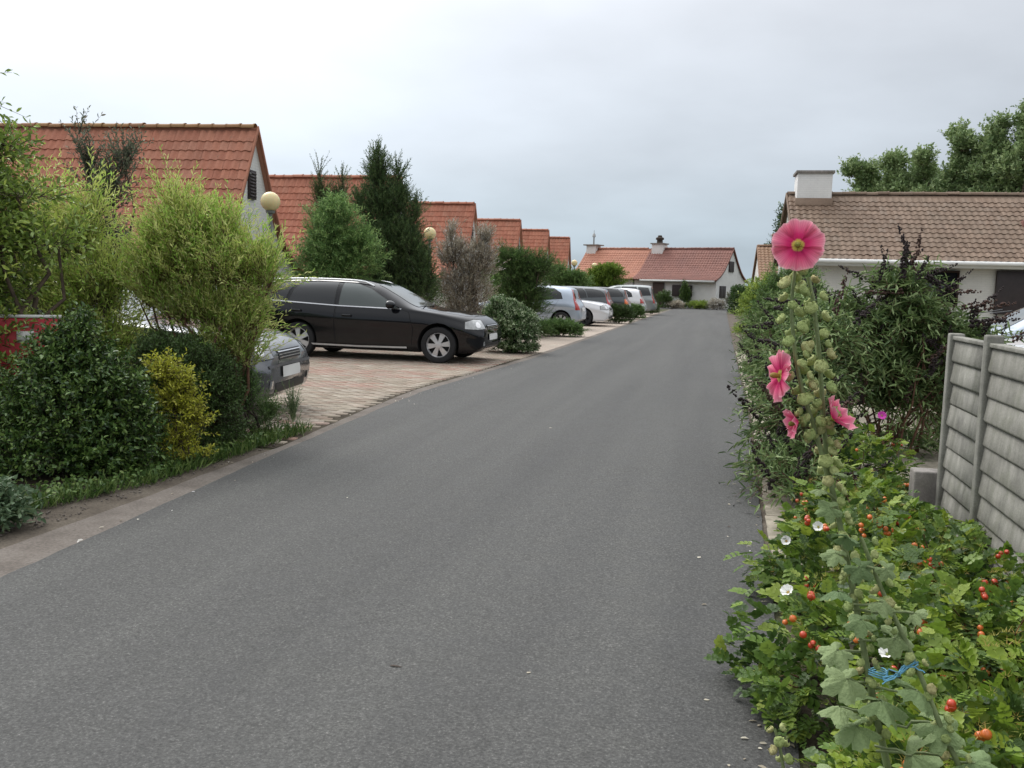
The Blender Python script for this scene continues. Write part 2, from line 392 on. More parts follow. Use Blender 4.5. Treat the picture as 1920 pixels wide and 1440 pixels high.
def pchip(x, pts):
    p = np.asarray(pts, float); xs, ys = p[:, 0], p[:, 1]
    h = np.diff(xs); d = np.diff(ys)/h; m = np.zeros(len(xs))
    for i in range(1, len(xs)-1):
        if d[i-1]*d[i] > 0:
            w1, w2 = 2*h[i]+h[i-1], h[i]+2*h[i-1]; m[i] = (w1+w2)/(w1/d[i-1]+w2/d[i])
    m[0], m[-1] = d[0], d[-1]
    x = np.clip(np.asarray(x, float), xs[0], xs[-1]); i = np.clip(np.searchsorted(xs, x, 'right')-1, 0, len(h)-1)
    t = (x-xs[i])/h[i]
    return ys[i]*(1+2*t)*(1-t)**2 + h[i]*m[i]*t*(1-t)**2 + ys[i+1]*t*t*(3-2*t) + h[i]*m[i+1]*t*t*(t-1)
def unit(v): return v/(np.linalg.norm(v, axis=-1, keepdims=True)+1e-9)

# ------------------------------------------------------------------ leaf helpers
T_DIA = (np.array([(0, 0, 0), (.45, .5, .09), (1, 0, -.06), (.45, -.5, .09)]), [(0, 2, 1), (0, 3, 2)])
T_OVAL = (np.array([(0, 0, 0), (.22, .38, .06), (.62, .44, .07), (1, 0, -.08), (.62, -.44, .07), (.22, -.38, .06)]), [(0, 3, 2, 1), (0, 5, 4, 3)])
T_LONG = (np.array([(0, 0, 0), (.3, .5, .04), (.7, .35, .0), (1, 0, -.12), (.7, -.35, .0), (.3, -.5, .04)]), [(0, 3, 2, 1), (0, 5, 4, 3)])
def compound(n=7, serr=True):
    """a pinnate rose leaf, length 1 along +t"""
    V, Fq = [], []
    lv = [(0, 0, 0), (.16, .30, .05), (.40, .47, .09), (.66, .42, .09), (.88, .2, .04), (1, 0, -.04), (.88, -.2, .04), (.66, -.42, .09), (.40, -.47, .09), (.16, -.30, .05), (.35, 0, -.01), (.7, 0, -.02)]
    lf = [(0, 10, 2, 1), (10, 11, 3, 2), (11, 5, 4, 3), (0, 9, 8, 10), (10, 8, 7, 11), (11, 7, 6, 5)]
    def add(t0, s0, ang, L, tilt):
        o = len(V); c, s = math.cos(ang), math.sin(ang)
        for (t, w, h) in lv:
            t, w = t*L, w*L*.82
            V.append((t0+t*c-w*s, s0+t*s+w*c, h*L + tilt*t - .25*(t0**2)))
        Fq.extend([tuple(i+o for i in f) for f in lf])
    k = n//2
    for i in range(k):
        t = .30+.5*i/max(1, k-1)*.95
        for sg in (1, -1): add(t, 0, sg*R(62-6*i), .36, .12)
    add(.80, 0, 0, .38, -.2)
    o = len(V)
    V.extend([(0, -.012, 0), (0, .012, 0), (.82, .008, -.16), (.82, -.008, -.16)]); Fq.append((o, o+1, o+2, o+3))
    return np.array(V), Fq
T_ROSE = compound()
def leaves_vf(P, D, N, L, W, tmpl, rnd):
    V0, Fs = tmpl
    n = len(P); k = len(V0)
    D = unit(D); S = unit(np.cross(N, D)); N = np.cross(D, S)
    L = np.broadcast_to(L, n)[:, None, None]; W = np.broadcast_to(W, n)[:, None, None]
    V = P[:, None] + V0[None, :, 0, None]*L*D[:, None] + V0[None, :, 1, None]*W*S[:, None] + V0[None, :, 2, None]*L*N[:, None]
    out = []
    for ln in sorted(set(len(f) for f in Fs)):
        fa = np.array([f for f in Fs if len(f) == ln])
        out.append((np.arange(n)[:, None, None]*k + fa[None]).reshape(-1, ln))
    return V.reshape(-1, 3), out, np.repeat(rnd, k)
def leafmesh(name, *a):
    V, Fs, r = leaves_vf(*a); return npmesh(name, V, Fs, r)
def twig_set(g, blobs, n, tl, up, out, inner, jit=.35, low=-.6):
    b = np.array(blobs, float); vol = np.prod(b[:, 3:6], axis=1)**.75; idx = g.choice(len(b), n, p=vol/vol.sum())
    d = unit(g.normal(size=(n, 3))); d[:, 2] = np.where(d[:, 2] < low, -d[:, 2], d[:, 2])
    r = inner + (1-inner)*g.random(n)**.6
    f3 = g.random(3)*6.28
    r = r*(1 + .11*np.sin(4.7*d[:, 0]+3.1*d[:, 2]+f3[0]+idx) + .10*np.sin(6.3*d[:, 1]-4.*d[:, 0]+f3[1]+idx*2) + .09*np.sin(9.1*d[:, 2]+5*d[:, 0]+f3[2]+idx*3))
    c = b[idx, :3]; rad = b[idx, 3:6]
    tl = tl*(.6+.8*g.random(n))
    start = c + d*rad*r[:, None] - d*np.minimum(tl, rad.min(1)*.8)[:, None]*.75
    dirn = unit(d*out + np.array([0, 0, up]) + g.normal(size=(n, 3))*jit)
    return start, dirn, tl
def leaf_on_twigs(g, start, dirn, tl, lpt, ll, lw, ang, droop, tmpl, upn=.8):
    n = len(start); T = np.linspace(.12, 1, lpt)[None]
    t = np.repeat(T, n, 0) + g.normal(size=(n, lpt))*.02
    P = start[:, None] + dirn[:, None]*(tl[:, None]*t)[..., None]
    P[..., 2] -= droop*tl[:, None]*t**2
    a1 = unit(np.cross(dirn, g.normal(size=(n, 3)))); a2 = np.cross(dirn, a1)
    az = (np.arange(lpt)*2.4)[None] + g.random((n, 1))*6.28
    rad = np.cos(az)[..., None]*a1[:, None] + np.sin(az)[..., None]*a2[:, None]
    dd = dirn[:, None].copy()*np.ones((n, lpt, 1)); dd[..., 2] -= 2*droop*t*.6
    A = R(ang)*(.7+.6*g.random((n, lpt)))
    D = np.cos(A)[..., None]*dd + np.sin(A)[..., None]*rad
    N = np.array([0, 0, upn]) + g.normal(size=(n, lpt, 3))*.45 + rad*.3
    L = ll*(.65+.7*g.random((n, lpt))); W = L*lw
    rr = np.clip(.55*g.random((n, 1)) + .45*g.random((n, lpt)), 0, .999)
    f = lambda q: q.reshape(-1, 3)
    return leaves_vf(f(P), f(D), f(N), L.ravel(), W.ravel(), tmpl, rr.ravel())
def thin_twigs(start, dirn, tl, droop, rad):
    n = len(start); t = np.array([0, .5, 1.])
    P = start[:, None] + dirn[:, None]*(tl[:, None]*t)[..., None]; P[..., 2] -= droop*tl[:, None]*t**2
    a1 = unit(np.cross(dirn, np.array([.3, .9, .2]))); a2 = np.cross(dirn, a1)
    rr = rad*np.array([1, .7, .3])
    an = np.arange(3)*2*PI/3
    V = P[:, :, None] + rr[None, :, None, None]*(np.cos(an)[None, None, :, None]*a1[:, None, None] + np.sin(an)[None, None, :, None]*a2[:, None, None])
    base = (np.arange(n)*9)[:, None, None]; i = (np.arange(2)*3)[None, :, None]; j = np.arange(3)[None, None]; k = (j+1) % 3
    Fq = np.stack([base+i+j, base+i+k, base+i+3+k, base+i+3+j], -1).reshape(-1, 4)
    return V.reshape(-1, 3), Fq
def bent(p0, p1, g, wob=.06, n=7, sag=0):
    p0, p1 = np.array(p0, float), np.array(p1, float); t = np.linspace(0, 1, n)[:, None]
    L = np.linalg.norm(p1-p0); w = g.normal(size=(n, 3))*wob*L; w[0] = w[-1] = 0; w = (w + np.roll(w, 1, 0)*.5)*np.sin(t*PI)
    P = p0+(p1-p0)*t + w*.6; P[:, 2] += sag*np.sin(t[:, 0]*PI)*L
    return P
def plant(name, label, cat, base, blobs, leaf, n, tl, lpt, ll, lw, bark='bark', up=.5, out=1., droop=.15, inner=.4, ang=45, tmpl=T_DIA,
          stems=4, srad=.02, seed=1, group=None, jit=.35, low=-.6, tree=False, twig_r=.003, upn=.8, spread=.08, skirt=.14):
    """blobs are relative to the base point"""
    g = np.random.default_rng(seed)
    root = thing(name, label, cat, (base[0], base[1], base[2] if len(base) > 2 else 0), 0, group)
    s, d, L = twig_set(g, blobs, n, tl, up, out, inner, jit, low)
    ns = 0 if tree else int(n*skirt)
    if ns:
        bb = np.array(blobs, float); lowb_ = bb[bb[:, 2]-bb[:, 5] < .25] if (bb[:, 2]-bb[:, 5] < .25).any() else bb[:1]
        q = lowb_[g.integers(len(lowb_), size=ns)]; az = g.random(ns)*2*PI; rr_ = np.sqrt(g.random(ns))*.88
        ss = np.stack([q[:, 0]+np.cos(az)*rr_*q[:, 3], q[:, 1]+np.sin(az)*rr_*q[:, 4], .02+.25*q[:, 5]*g.random(ns)], -1)
        sd = unit(np.stack([np.cos(az)*.8, np.sin(az)*.8, .5+.6*g.random(ns)], -1)+g.normal(size=(ns, 3))*.3)
        s = np.concatenate([s, ss]); d = np.concatenate([d, sd]); L = np.concatenate([L, tl*(.5+.5*g.random(ns))])
    if len(base) < 3 or base[2] == 0:
        s[:, 2] = np.maximum(s[:, 2], .03)
    V, Fs, r = leaf_on_twigs(g, s, d, L, lpt, ll, lw, ang, droop, tmpl, upn)
    V[:, 2] = np.maximum(V[:, 2], .004)
    fo = obj('crown' if tree else 'foliage', npmesh(name+'_leaf', V, Fs, r), M[leaf], root); fo['kind'] = 'stuff'
    Vt, Ft = thin_twigs(s, d, L, droop, twig_r)
    tw = obj('twig', npmesh(name+'_twig', Vt, [Ft]), M[bark], root); tw['kind'] = 'stuff'
    b = np.array(blobs, float)
    for i in range(stems):
        q = b[i % len(b)]
        c = q[:3] + unit(g.normal(size=3))*q[3:6]*.45
        p0 = np.array([g.normal()*spread, g.normal()*spread, -.03])
        P = bent(p0, c, g, .08)
        obj('trunk' if tree and i == 0 else ('branch' if tree else 'stem'), tubes('stem', [(P, np.linspace(srad, srad*.35, len(P)))], 6), M[bark], root)
    return root

# ------------------------------------------------------------------ ground, road, bays
def sheet(name, pts, z, material, kind='structure'):
    me = bpy.data.meshes.new(name); me.from_pydata([(x, y, z) for x, y in pts], [], [tuple(range(len(pts)))]); me.update()
    return obj(name, me, material, kind=kind)
sheet('ground', [(-400, -60), (400, -60), (400, 900), (-400, 900)], -.012, M['ground'])
LE = [(-2.95, -8), (-3.08, 0), (-3.17, 3.4), (-3.24, 4.3), (-3.38, 5.8), (-3.49, 7.1), (-3.64, 9.3), (-3.74, 11.2), (-3.66, 14), (-3.54, 17.4), (-3.52, 24.6), (-3.53, 36.7), (-3.45, 55), (-3.5, 76)]
RE = [(.30, -8), (.30, 2.7), (.30, 4.4), (.31, 5.4), (.345, 7.9), (.38, 11.6), (.375, 24), (.43, 65), (.8, 76)]
dl = np.linspace(0, 1, 400)
def dens(E_, y0, y1, n, jit=0.0, seed=0):
    ys = np.linspace(y0, y1, n); p = np.array(E_); x = np.interp(ys, p[:, 1], p[:, 0])
    g = np.random.default_rng(seed); w = g.normal(size=n); w = np.convolve(w, np.ones(5)/5, 'same')
    return np.stack([x+w*jit, ys], -1)
lE = dens(LE, -8, 76, 900, .012, 1); rE = dens(RE, -8, 76, 900, .009, 2)
sheet('road', [tuple(p) for p in rE] + [tuple(p) for p in lE[::-1]], .004, M['asphalt'])
# turning area in front of the far house
sheet('side_road', [(-9, 69.3), (8, 67.5), (8, 72.4), (-9, 73.6)], .000, M['asphalt'])
# pale edging strip along the left of the road
k0 = dens([(-3.52, -8), (-3.52, 4.5), (-3.58, 7), (-3.78, 9.3), (-3.90, 11.5), (-3.80, 14), (-3.68, 18), (-3.66, 76)], -8, 76, 700, .012, 3)
kp = [tuple(p) for p in dens(LE, -8, 76, 700)] ; kq = [tuple(p) for p in k0]
sheet('kerb_strip', [(x+.08, y) for x, y in kp] + kq[::-1], -.000, M['kerb'])
v0 = dens([(-4.6, -8), (-4.5, 2), (-4.35, 4), (-4.2, 5), (-4.0, 6.2), (-4.0, 6.9)], -8, 6.9, 200, .05, 4)
sheet('verge', [(x+.05, y) for x, y in zip(k0[:124, 0], k0[:124, 1])] + [tuple(p) for p in v0[::-1]], -.004, M['dirt'])
sheet('planting_bed', [(-9, 1), (-3.9, 1), (-3.75, 6.7), (-4.0, 7.4), (-9, 7.4)], -.008, M['soil'])
# stones and crumbs on the verge
g = np.random.default_rng(5); n = 900
px = -3.62 - np.abs(g.normal(size=n))*.28; py = 2.5 + g.random(n)*4.6
oc = np.array([(1, 0, 0), (-1, 0, 0), (0, 1, 0), (0, -1, 0), (0, 0, .8), (0, 0, -.3)], float)
of = np.array([(0, 2, 4), (2, 1, 4), (1, 3, 4), (3, 0, 4), (2, 0, 5), (1, 2, 5), (3, 1, 5), (0, 3, 5)])
sz = .004 + .009*g.random(n)**3
V = np.stack([px, py, np.full(n, .0)], -1)[:, None] + oc[None]*sz[:, None, None]*(.7+.6*g.random((n, 6, 1)))
st = obj('gravel', npmesh('gravel', V.reshape(-1, 3), [(np.arange(n)[:, None, None]*6+of[None]).reshape(-1, 3)]), M['kerb'], kind='stuff')
tag(st, 'loose pale grit and small stones scattered over the dirt verge', 'gravel')

# block paved parking bays: every paver is real, the nearest ones are objects
bay = obj('parking_bay', npmesh('bay_bed', [(-8.9, 6.9, -.006), (-3.6, 6.9, -.006), (-3.6, 19.2, -.006), (-8.9, 19.2, -.006)], [[(0, 1, 2, 3)]]), M['soil'], kind='structure')
pw, pd = .2, .1
V1, F1 = box_vf(.003, pw-.003, .003, pd-.003, -.05, 0)
V1[4:, :2] += np.where(V1[4:, :2] > np.array([pw/2, pd/2]), -.004, .004)
pm = [npmesh('paver', V1+np.array([0, 0, .004]), [F1], np.full(8, .0), {'zone': np.full(8, z)}) for z in (0., .25, 1.)]
edge = np.array([(x, y) for x, y in k0])
cells = []
for j in range(122):
    y = 7.0 + j*pd
    for i in range(-1, 27):
        x = -3.72 - (i+1)*pw + (.1 if j % 2 else 0)
        if x+pw > np.interp(y, edge[:, 1], edge[:, 0]) - .01: continue
        if y < 7.4 and x < -4.15: continue
        cells.append((x, y))
gz = np.random.default_rng(11)
def zone(x, y):
    z = .3 if gz.random() < .35 else 0.
    a = math.sin(x*1.1+.6)*.6
    if 10.9+a*.3 < y < 11.7+a*.3 and x < -4.6: z = 1. if gz.random() < .6 else .3
    if 12.6 < y < 13.8 and -7.4 < x < -4.4+.4*math.sin(y*9): z = 1. if gz.random() < .5 else .3
    if y > 14.2: z = 1. if gz.random() < .18 else (.3 if gz.random() < .6 else 0.)
    if y < 8.3: z = .6 if gz.random() < .4 else .1
    return z
def vis(x, y):
    if y < 8.0: return -4.6 < x
    if y < 9.3: return x > -4.9
    if y < 11.2: return x > -4.4
    return x > -6.4
zs = [zone(*c) for c in cells]
near = [k for k in sorted(range(len(cells)), key=lambda k: cells[k][1]) if vis(*cells[k])][:300]
for k in near:
    z = zs[k]; o = obj('paver', pm[0 if z < .15 else (1 if z < .5 else 2)], M['paver'], bay)
    o.location = (cells[k][0], cells[k][1], gz.normal()*.0012); o.rotation_euler = (gz.normal()*.006, gz.normal()*.004, gz.normal()*.008)
ns = set(near); rest = [k for k in range(len(cells)) if k not in ns]
Vp = np.concatenate([V1 + np.array([cells[k][0], cells[k][1], .004+gz.normal()*.0012]) for k in rest])
Fp = (np.arange(len(rest))[:, None, None]*8 + F1[None]).reshape(-1, 4)
o = obj('paving', npmesh('paving', Vp, [Fp], np.repeat(gz.random(len(rest)), 8), {'zone': np.repeat([zs[k] for k in rest], 8)}), M['paver'], bay); o['kind'] = 'stuff'
sheet('far_parking_bay', [(-9.5, 19.2), (-3.58, 19.2), (-3.58, 60), (-9.5, 60)], -.003, M['paversheet'])
# slab edging on the right of the road
rs = obj('pavement', npmesh('pavement_bed', [(.28, 4.2, -.006), (.80, 4.2, -.006), (.86, 62, -.006), (.34, 62, -.006)], [[(0, 1, 2, 3)]]), M['dirt'], kind='structure')
sm = boxmesh('slab', .0, .296, .0, .296, -.04, 0, bevel=.004)
for j in range(60):
    for i in range(1):
        y = 4.3+j*.3; x = float(np.interp(y, rE[:, 1], rE[:, 0])) + .03 + i*.3
        obj('slab', sm, M['slab'], rs, (x, y, .012+gz.normal()*.002), (gz.normal()*.006, gz.normal()*.006, gz.normal()*.006))
sheet('bed_right', [(.33, 1.2), (6, 1.2), (6, 3.5), (1.55, 7.5), (.34, 4.25)], -.008, M['soil'])
sheet('gravel_yard', [(1.0, 7.4), (14, 7.4), (14, 27), (1.0, 27)], -.005, M['slab'])
# bits of litter on the asphalt
g = np.random.default_rng(21)
for k, (x, y, s, r_) in enumerate([(-1.12, 3.02, .055, .1), (-.62, 3.1, .02, .8), (.01, 3.06, .022, .2), (-.05, 4.75, .035, 1.2), (.18, 5.1, .05, .4), (.12, 5.45, .03, 2), (-1.6, 8.8, .04, 1), (-2.3, 5.4, .02, 2)]):
    V, Fs, rr = leaves_vf(np.array([[x, y, .006]]), np.array([[math.cos(r_), math.sin(r_), 0.02]]), np.array([[0, 0, 1.]]), s, s*(.22 if k in (0, 4) else .6), T_LONG, np.array([.5]))
    V[:, 2] = np.maximum(V[:, 2], .0055)
    o = obj('fallen_leaf', smooth(npmesh('fallen_leaf', V, Fs, rr)), M['bark_dark' if k in (0, 4, 5) else 'lf_greybrown'])
    lab = ['thin dark twig lying on the asphalt at the bottom left centre', 'pale speck of leaf on asphalt in the lower left', 'small pale leaf on asphalt at bottom centre right', 'pale dry leaf on asphalt beside the rose hedge', 'dark curled leaf on asphalt near the slab edging', 'small dark leaf on asphalt just past the rose hedge', 'faint pale leaf in the middle of the road', 'tiny dry leaf on asphalt left of centre'][k]
    tag(o, lab, 'leaf', 'litter on the road')

g = np.random.default_rng(31); n = 170
yy = 2.6+g.random(n)**1.6*16; xr = np.interp(yy, rE[:, 1], rE[:, 0])-np.abs(g.normal(size=n))*.10-.01; xl = np.interp(yy, lE[:, 1], lE[:, 0])+g.normal(size=n)*.10
xx = np.where(g.random(n) < .6, xr, xl)
V, Fs, rr = leaves_vf(np.stack([xx, yy, np.full(n, .007)], -1), np.stack([g.normal(size=n), g.normal(size=n), .05+.1*g.random(n)], -1), np.array([0, 0, 1.])+g.normal(size=(n, 3))*.2, .012+.022*g.random(n)**2, .008+.008*g.random(n), T_OVAL, g.random(n))
V[:, 2] = np.maximum(V[:, 2], .0055)
o = obj('leaf_litter', npmesh('leaf_litter', V, Fs, rr), M['lf_greybrown'], kind='stuff'); tag(o, 'tiny dry leaf crumbs gathered along both edges of the asphalt', 'litter')

# ------------------------------------------------------------------ houses
def tile_template(gauge, w, h=.026):
    n = 7; xs = np.linspace(0, 1, n)
    c = h*(np.where(xs < .62, np.sin(xs/.62*PI), -.35*np.sin((xs-.62)/.38*PI)))
    rows = [(-.02, .000), (gauge+.03, .026)]
    V = [(x*w, b, cc+q) for b, q in rows for x, cc in zip(xs, c)] + [(x*w, gauge+.03, cc+.026-.022) for x, cc in zip(xs, c)]
    Fq = [(r_*n+i, r_*n+i+1, (r_+1)*n+i+1, (r_+1)*n+i) for r_ in range(2) for i in range(n-1)]
    return np.array(V), np.array(Fq)
def house(name, label, loc, rotz, x0, x1, prof, wallm, tilem, gauge=.3, tw=.2, indiv=None, ridge_single=False, oh=.12, wall_in=.4, group=None, front=-1, ridgem=None, backprof=None):
    """ridge along local x from x0 to x1; front slope falls towards -y"""
    root = thing(name, label, 'house', loc, rotz, group)
    g = np.random.default_rng(len(label)+int(abs(loc[1])*10))
    profs = {front: prof, -front: backprof or prof}
    dd = {}
    for s in (1, -1):
        p = np.array(profs[s]); d = np.linspace(0, p[-1, 0], 41); dd[s] = np.stack([d*s, pchip(d, p)], -1)
    # wall prism
    pts = []
    for s in (-1, 1):
        a = dd[s]; lim = abs(a[-1, 0])-wall_in; k = np.abs(a[:, 0]) <= lim
        q = a[k].copy(); q[:, 1] -= .07
        seq = [(q[-1, 0], -.02)] + [tuple(v) for v in q[::-1]] if s == -1 else [tuple(v) for v in q[1:]] + [(q[-1, 0], -.02)]
        pts += seq
    n = len(pts)
    V = [(x, y, z) for x in (x0, x1) for y, z in pts]
    me = bpy.data.meshes.new('wall')
    me.from_pydata(V, [], [tuple(range(n)), tuple(range(2*n-1, n-1, -1))] + [(i, n+i, n+(i+1) % n, (i+1) % n) for i in range(n)]); me.update()
    obj('wall', me, M[wallm], root)
    # roof deck
    X0, X1 = min(x0, x1)-oh, max(x0, x1)+oh
    Vd, Fd = [], []
    for s in (-1, 1):
        a = dd[s]; t = np.gradient(a, axis=0); nn = np.stack([-t[:, 1], t[:, 0]], -1)*s; nn = unit(nn)
        for lift in (0, -.05):
            for x in (X0, X1):
                Vd += [(x, y+nx*lift, z+nz_*lift) for (y, z), (nx, nz_) in zip(a, nn)]
    n = 41
    for s in range(2):
        b = s*4*n
        for i in range(n-1):
            Fd += [(b+i, b+n+i, b+n+i+1, b+i+1), (b+2*n+i, b+2*n+i+1, b+3*n+i+1, b+3*n+i), (b+i, b+i+1, b+2*n+i+1, b+2*n+i), (b+n+i, b+3*n+i, b+3*n+i+1, b+n+i+1)]
        Fd.append((b+n-1, b+2*n-1, b+4*n-1, b+3*n-1))
    roof = obj('roof', npmesh('roof', Vd, [Fd]), M[tilem], root)
    # tiles
    tv, tf = tile_template(gauge, tw)
    ncol = int((X1-X0)/tw); tw2 = (X1-X0)/ncol; tv = tv*np.array([tw2/tw, 1, 1])
    for s in (-1, 1):
        a = dd[s]; sl = np.concatenate([[0], np.cumsum(np.linalg.norm(np.diff(a, axis=0), axis=1))])
        nrow = int(sl[-1]/gauge)
        fr = []
        for r_ in range(nrow):
            q = sl[-1] - (nrow-r_)*gauge + .02
            y, z = np.interp(q, sl, a[:, 0]), np.interp(q, sl, a[:, 1]); y2, z2 = np.interp(q+gauge, sl, a[:, 0]), np.interp(q+gauge, sl, a[:, 1])
            tt = unit(np.array([0, y2-y, z2-z])); nn = np.cross(tt, [1, 0, 0]); nn = nn if nn[2] > 0 else -nn
            for c_ in range(ncol): fr.append(((X0+c_*tw2, y, z), tt, nn, r_, c_))
        singles = set()
        if indiv and s == front:
            order = sorted(range(len(fr)), key=lambda k: indiv(fr[k])); singles = set(order[:300])
            meshes = [npmesh('tile', tv, [tf], np.full(len(tv), k/9)) for k in range(1)]
            meshes[0].materials.append(M[tilem]); smooth(meshes[0], 35)
        bulk = [k for k in range(len(fr)) if k not in singles]
        for k in singles:
            p, tt, nn, *_ = fr[k]
            o = obj('tile', meshes[0], None, roof)
            jj = g.normal(size=3)*np.array([.002, .003, .002])
            o.matrix_local = Matrix(((1, tt[0], nn[0], p[0]+jj[0]), (0, tt[1], nn[1], p[1]+jj[1]), (0, tt[2], nn[2], p[2]+nn[2]*.012+jj[2]), (0, 0, 0, 1)))
        if bulk:
            P = np.array([fr[k][0] for k in bulk]); TT = np.array([fr[k][1] for k in bulk]); NN = np.array([fr[k][2] for k in bulk])
            P = P + NN*.012 + g.normal(size=P.shape)*.002
            V = P[:, None] + tv[None, :, 0, None]*np.array([1., 0, 0]) + tv[None, :, 1, None]*TT[:, None] + tv[None, :, 2, None]*NN[:, None]
            F2 = (np.arange(len(bulk))[:, None, None]*len(tv)+tf[None]).reshape(-1, 4)
            o = obj('tiling', smooth(npmesh('tiling', V.reshape(-1, 3), [F2], np.repeat(g.random(len(bulk)), len(tv))), 35), M[tilem], roof); o['kind'] = 'stuff'
    # ridge tiles: overlapping half rounds
    zr = prof[0][1]; seg = .36; nr = int((X1-X0)/seg)
    def half(r0, r1, L):
        a = np.linspace(-.1, PI+.1, 8); V = [(x, math.cos(q)*r_, math.sin(q)*r_*.8) for x, r_ in ((0, r0), (L*.88, r1*.96), (L*.9, r1*1.1), (L, r1*1.1)) for q in a]
        return np.array(V), np.array([(k*8+i, k*8+i+1, (k+1)*8+i+1, (k+1)*8+i) for k in range(3) for i in range(7)])
    hv, hf = half(.11, .12, seg+.01)
    rm = M[ridgem or tilem]
    if ridge_single:
        rme = smooth(npmesh('ridge_tile', hv, [hf], np.zeros(len(hv))), 40); rme.materials.append(rm)
        for i in range(nr): obj('ridge_tile', rme, None, roof, (X0+i*seg, g.normal()*.004, zr+.0+g.normal()*.006), (g.normal()*.03, g.normal()*.012, 0))
    else:
        V = np.concatenate([hv+np.array([X0+i*seg, 0, zr+g.normal()*.006]) for i in range(nr)])
        F2 = (np.arange(nr)[:, None, None]*len(hv)+hf[None]).reshape(-1, 4)
        o = obj('ridge_capping', smooth(npmesh('ridge', V, [F2], np.repeat(g.random(nr), len(hv))), 40), rm, roof); o['kind'] = 'stuff'
    # verge trim on both ends
    for xe, sg in ((X0, -1), (X1, 1)):
        for s in (-1, 1):
            a = dd[s]; V = []
            for y, z in a: V += [(xe, y, z-.10), (xe+sg*.05, y, z-.10), (xe+sg*.05, y, z+.045), (xe, y, z+.045)]
            F2 = [(i*4+j, i*4+(j+1) % 4, i*4+4+(j+1) % 4, i*4+4+j) for i in range(40) for j in range(4)] + [(160, 161, 162, 163)]
            obj('verge_trim', npmesh('verge_trim', V, [F2], np.full(len(V), .4)), M[tilem], root)
    return root
def wallpanel(root, name, x, y0, y1, z0, z1, material, t=.05, axis='x', mat2=None, slats=0):
    """a raised panel on a gable wall (axis x) or long wall (axis y)"""
    if axis == 'x':
        o = obj(name, boxmesh(name, x-t, x+t, y0, y1, z0, z1, bevel=.008), M[material], root)
    else:
        o = obj(name, boxmesh(name, y0, y1, x-t, x+t, z0, z1, bevel=.008), M[material], root)
    return o
def window(root, axis, x, a0, a1, z0, z1, sg, frame='brown_wood', shutters=False):
    t = .05; f = .06
    def bx(p0, p1, q0, q1, d0, d1):
        lo, hi = sorted((x+sg*d0, x+sg*d1))
        return (lo, hi, p0, p1, q0, q1) if axis == 'x' else (p0, p1, lo, hi, q0, q1)
    w = obj('window', boxmesh('window', bx(a0, a1, z0, z0+f, .002, t), bx(a0, a1, z1-f, z1, .002, t), bx(a0, a0+f, z0+f, z1-f, .002, t), bx(a1-f, a1, z0+f, z1-f, .002, t), bx((a0+a1)/2-.03, (a0+a1)/2+.03, z0+f, z1-f, .002, t)), M[frame], root)
    obj('pane', boxmesh('pane', bx(a0+f, a1-f, z0+f, z1-f, .004, .02)), M['winglass'], w)
    if shutters:
        mid = (a0+a1)/2
        for p0, p1 in ((a0+.01, mid-.005), (mid+.005, a1-.01)):
            s_ = obj('shutter', boxmesh('shutter', bx(p0, p1, z0, z1, .055, .085), bevel=.004), M['shutter'], w)
    return w
LP = [(0, 5.1), (.5, 4.23), (1.1, 3.22), (1.7, 2.45), (2.5, 1.95), (3.2, 1.65)]
lab = ['white gabled house with red pantiles nearest on the left, dark shutter in gable', 'red roofed house behind the two dark conifers', 'red roofed house just right of the tall conifer', 'red roofed gable house fourth from the front on the left', 'red roofed gable house fifth from the front on the left', 'smallest farthest red roofed gable house of the left row']
left_y = [20.8, 30.85, 40.75, 50.5, 59.1, 67.6]
for k, y in enumerate(left_y):
    h = house('gable_house', lab[k], (-11.40 if k == 0 else -11.3, y, 0), R(6 if k == 0 else 3), -9.2, 0, LP, 'white_brick', 'tile_red', gauge=.28, tw=.2, oh=.1,
              indiv=(lambda f: (f[3] > 13, -f[0][0]) if True else 0) if k == 0 else None, ridge_single=(k == 0), group='white houses in a row on the left', ridgem='ridge_lichen' if k == 0 else None)
    sh = wallpanel(h, 'shutter', .03, -.36, .05, 3.36, 4.06, 'shutter', .03)
    for i in range(8):
        obj('slat', boxmesh('slat', .055, .075, -.33, .02, 3.41+i*.078, 3.46+i*.078), M['shutter'], sh)
    obj('hinge', boxmesh('hinge', .06, .08, -.38, -.3, 3.95, 3.98), M['metal_grey'], sh)
    window(h, 'x', 0, -1.0, .6, .9, 2.1, 1, shutters=False)
# right house, broad brown roof and chimney at its left end
RP = [(0, 4.76), (1.6, 3.78), (3.3, 2.76), (3.85, 2.46)]
rh = house('bungalow', 'white bungalow with broad brown tiled roof on the right', (2.15, 32.6, 0), R(1.5), 0, 15, RP, 'cream_brick', 'tile_brown', gauge=.30, tw=.2, oh=.12,
           indiv=lambda f: abs(f[0][0]-4.2)+abs(f[3]-7)*.25, ridge_single=True, ridgem='tile_brown')
obj('gutter', tubes('gutter', [([(-.1, -3.93, 2.40), (15.1, -3.93, 2.40)], .065)], 8), M['fascia'], rh)
obj('fascia', boxmesh('fascia', -.08, 15.08, -3.86, -3.82, 2.26, 2.42), M['fascia'], rh)
window(rh, 'y', -3.45, 2.6, 4.6, 1.15, 2.2, -1)
w2 = window(rh, 'y', -3.45, 5.6, 7.6, .95, 2.22, -1, shutters=True)
ch = obj('chimney', boxmesh('chimney', .12, 1.22, -.75, .25, 3.6, 5.36, bevel=.01), M['white_brick'], rh)
obj('chimney_cap', boxmesh('chimney_cap', .06, 1.28, -.82, .32, 5.36, 5.45, bevel=.012), M['wallblock'], ch)
obj('flashing', boxmesh('flashing', .08, 1.26, -.79, .29, 3.9, 4.55), M['tile_brown'], ch)
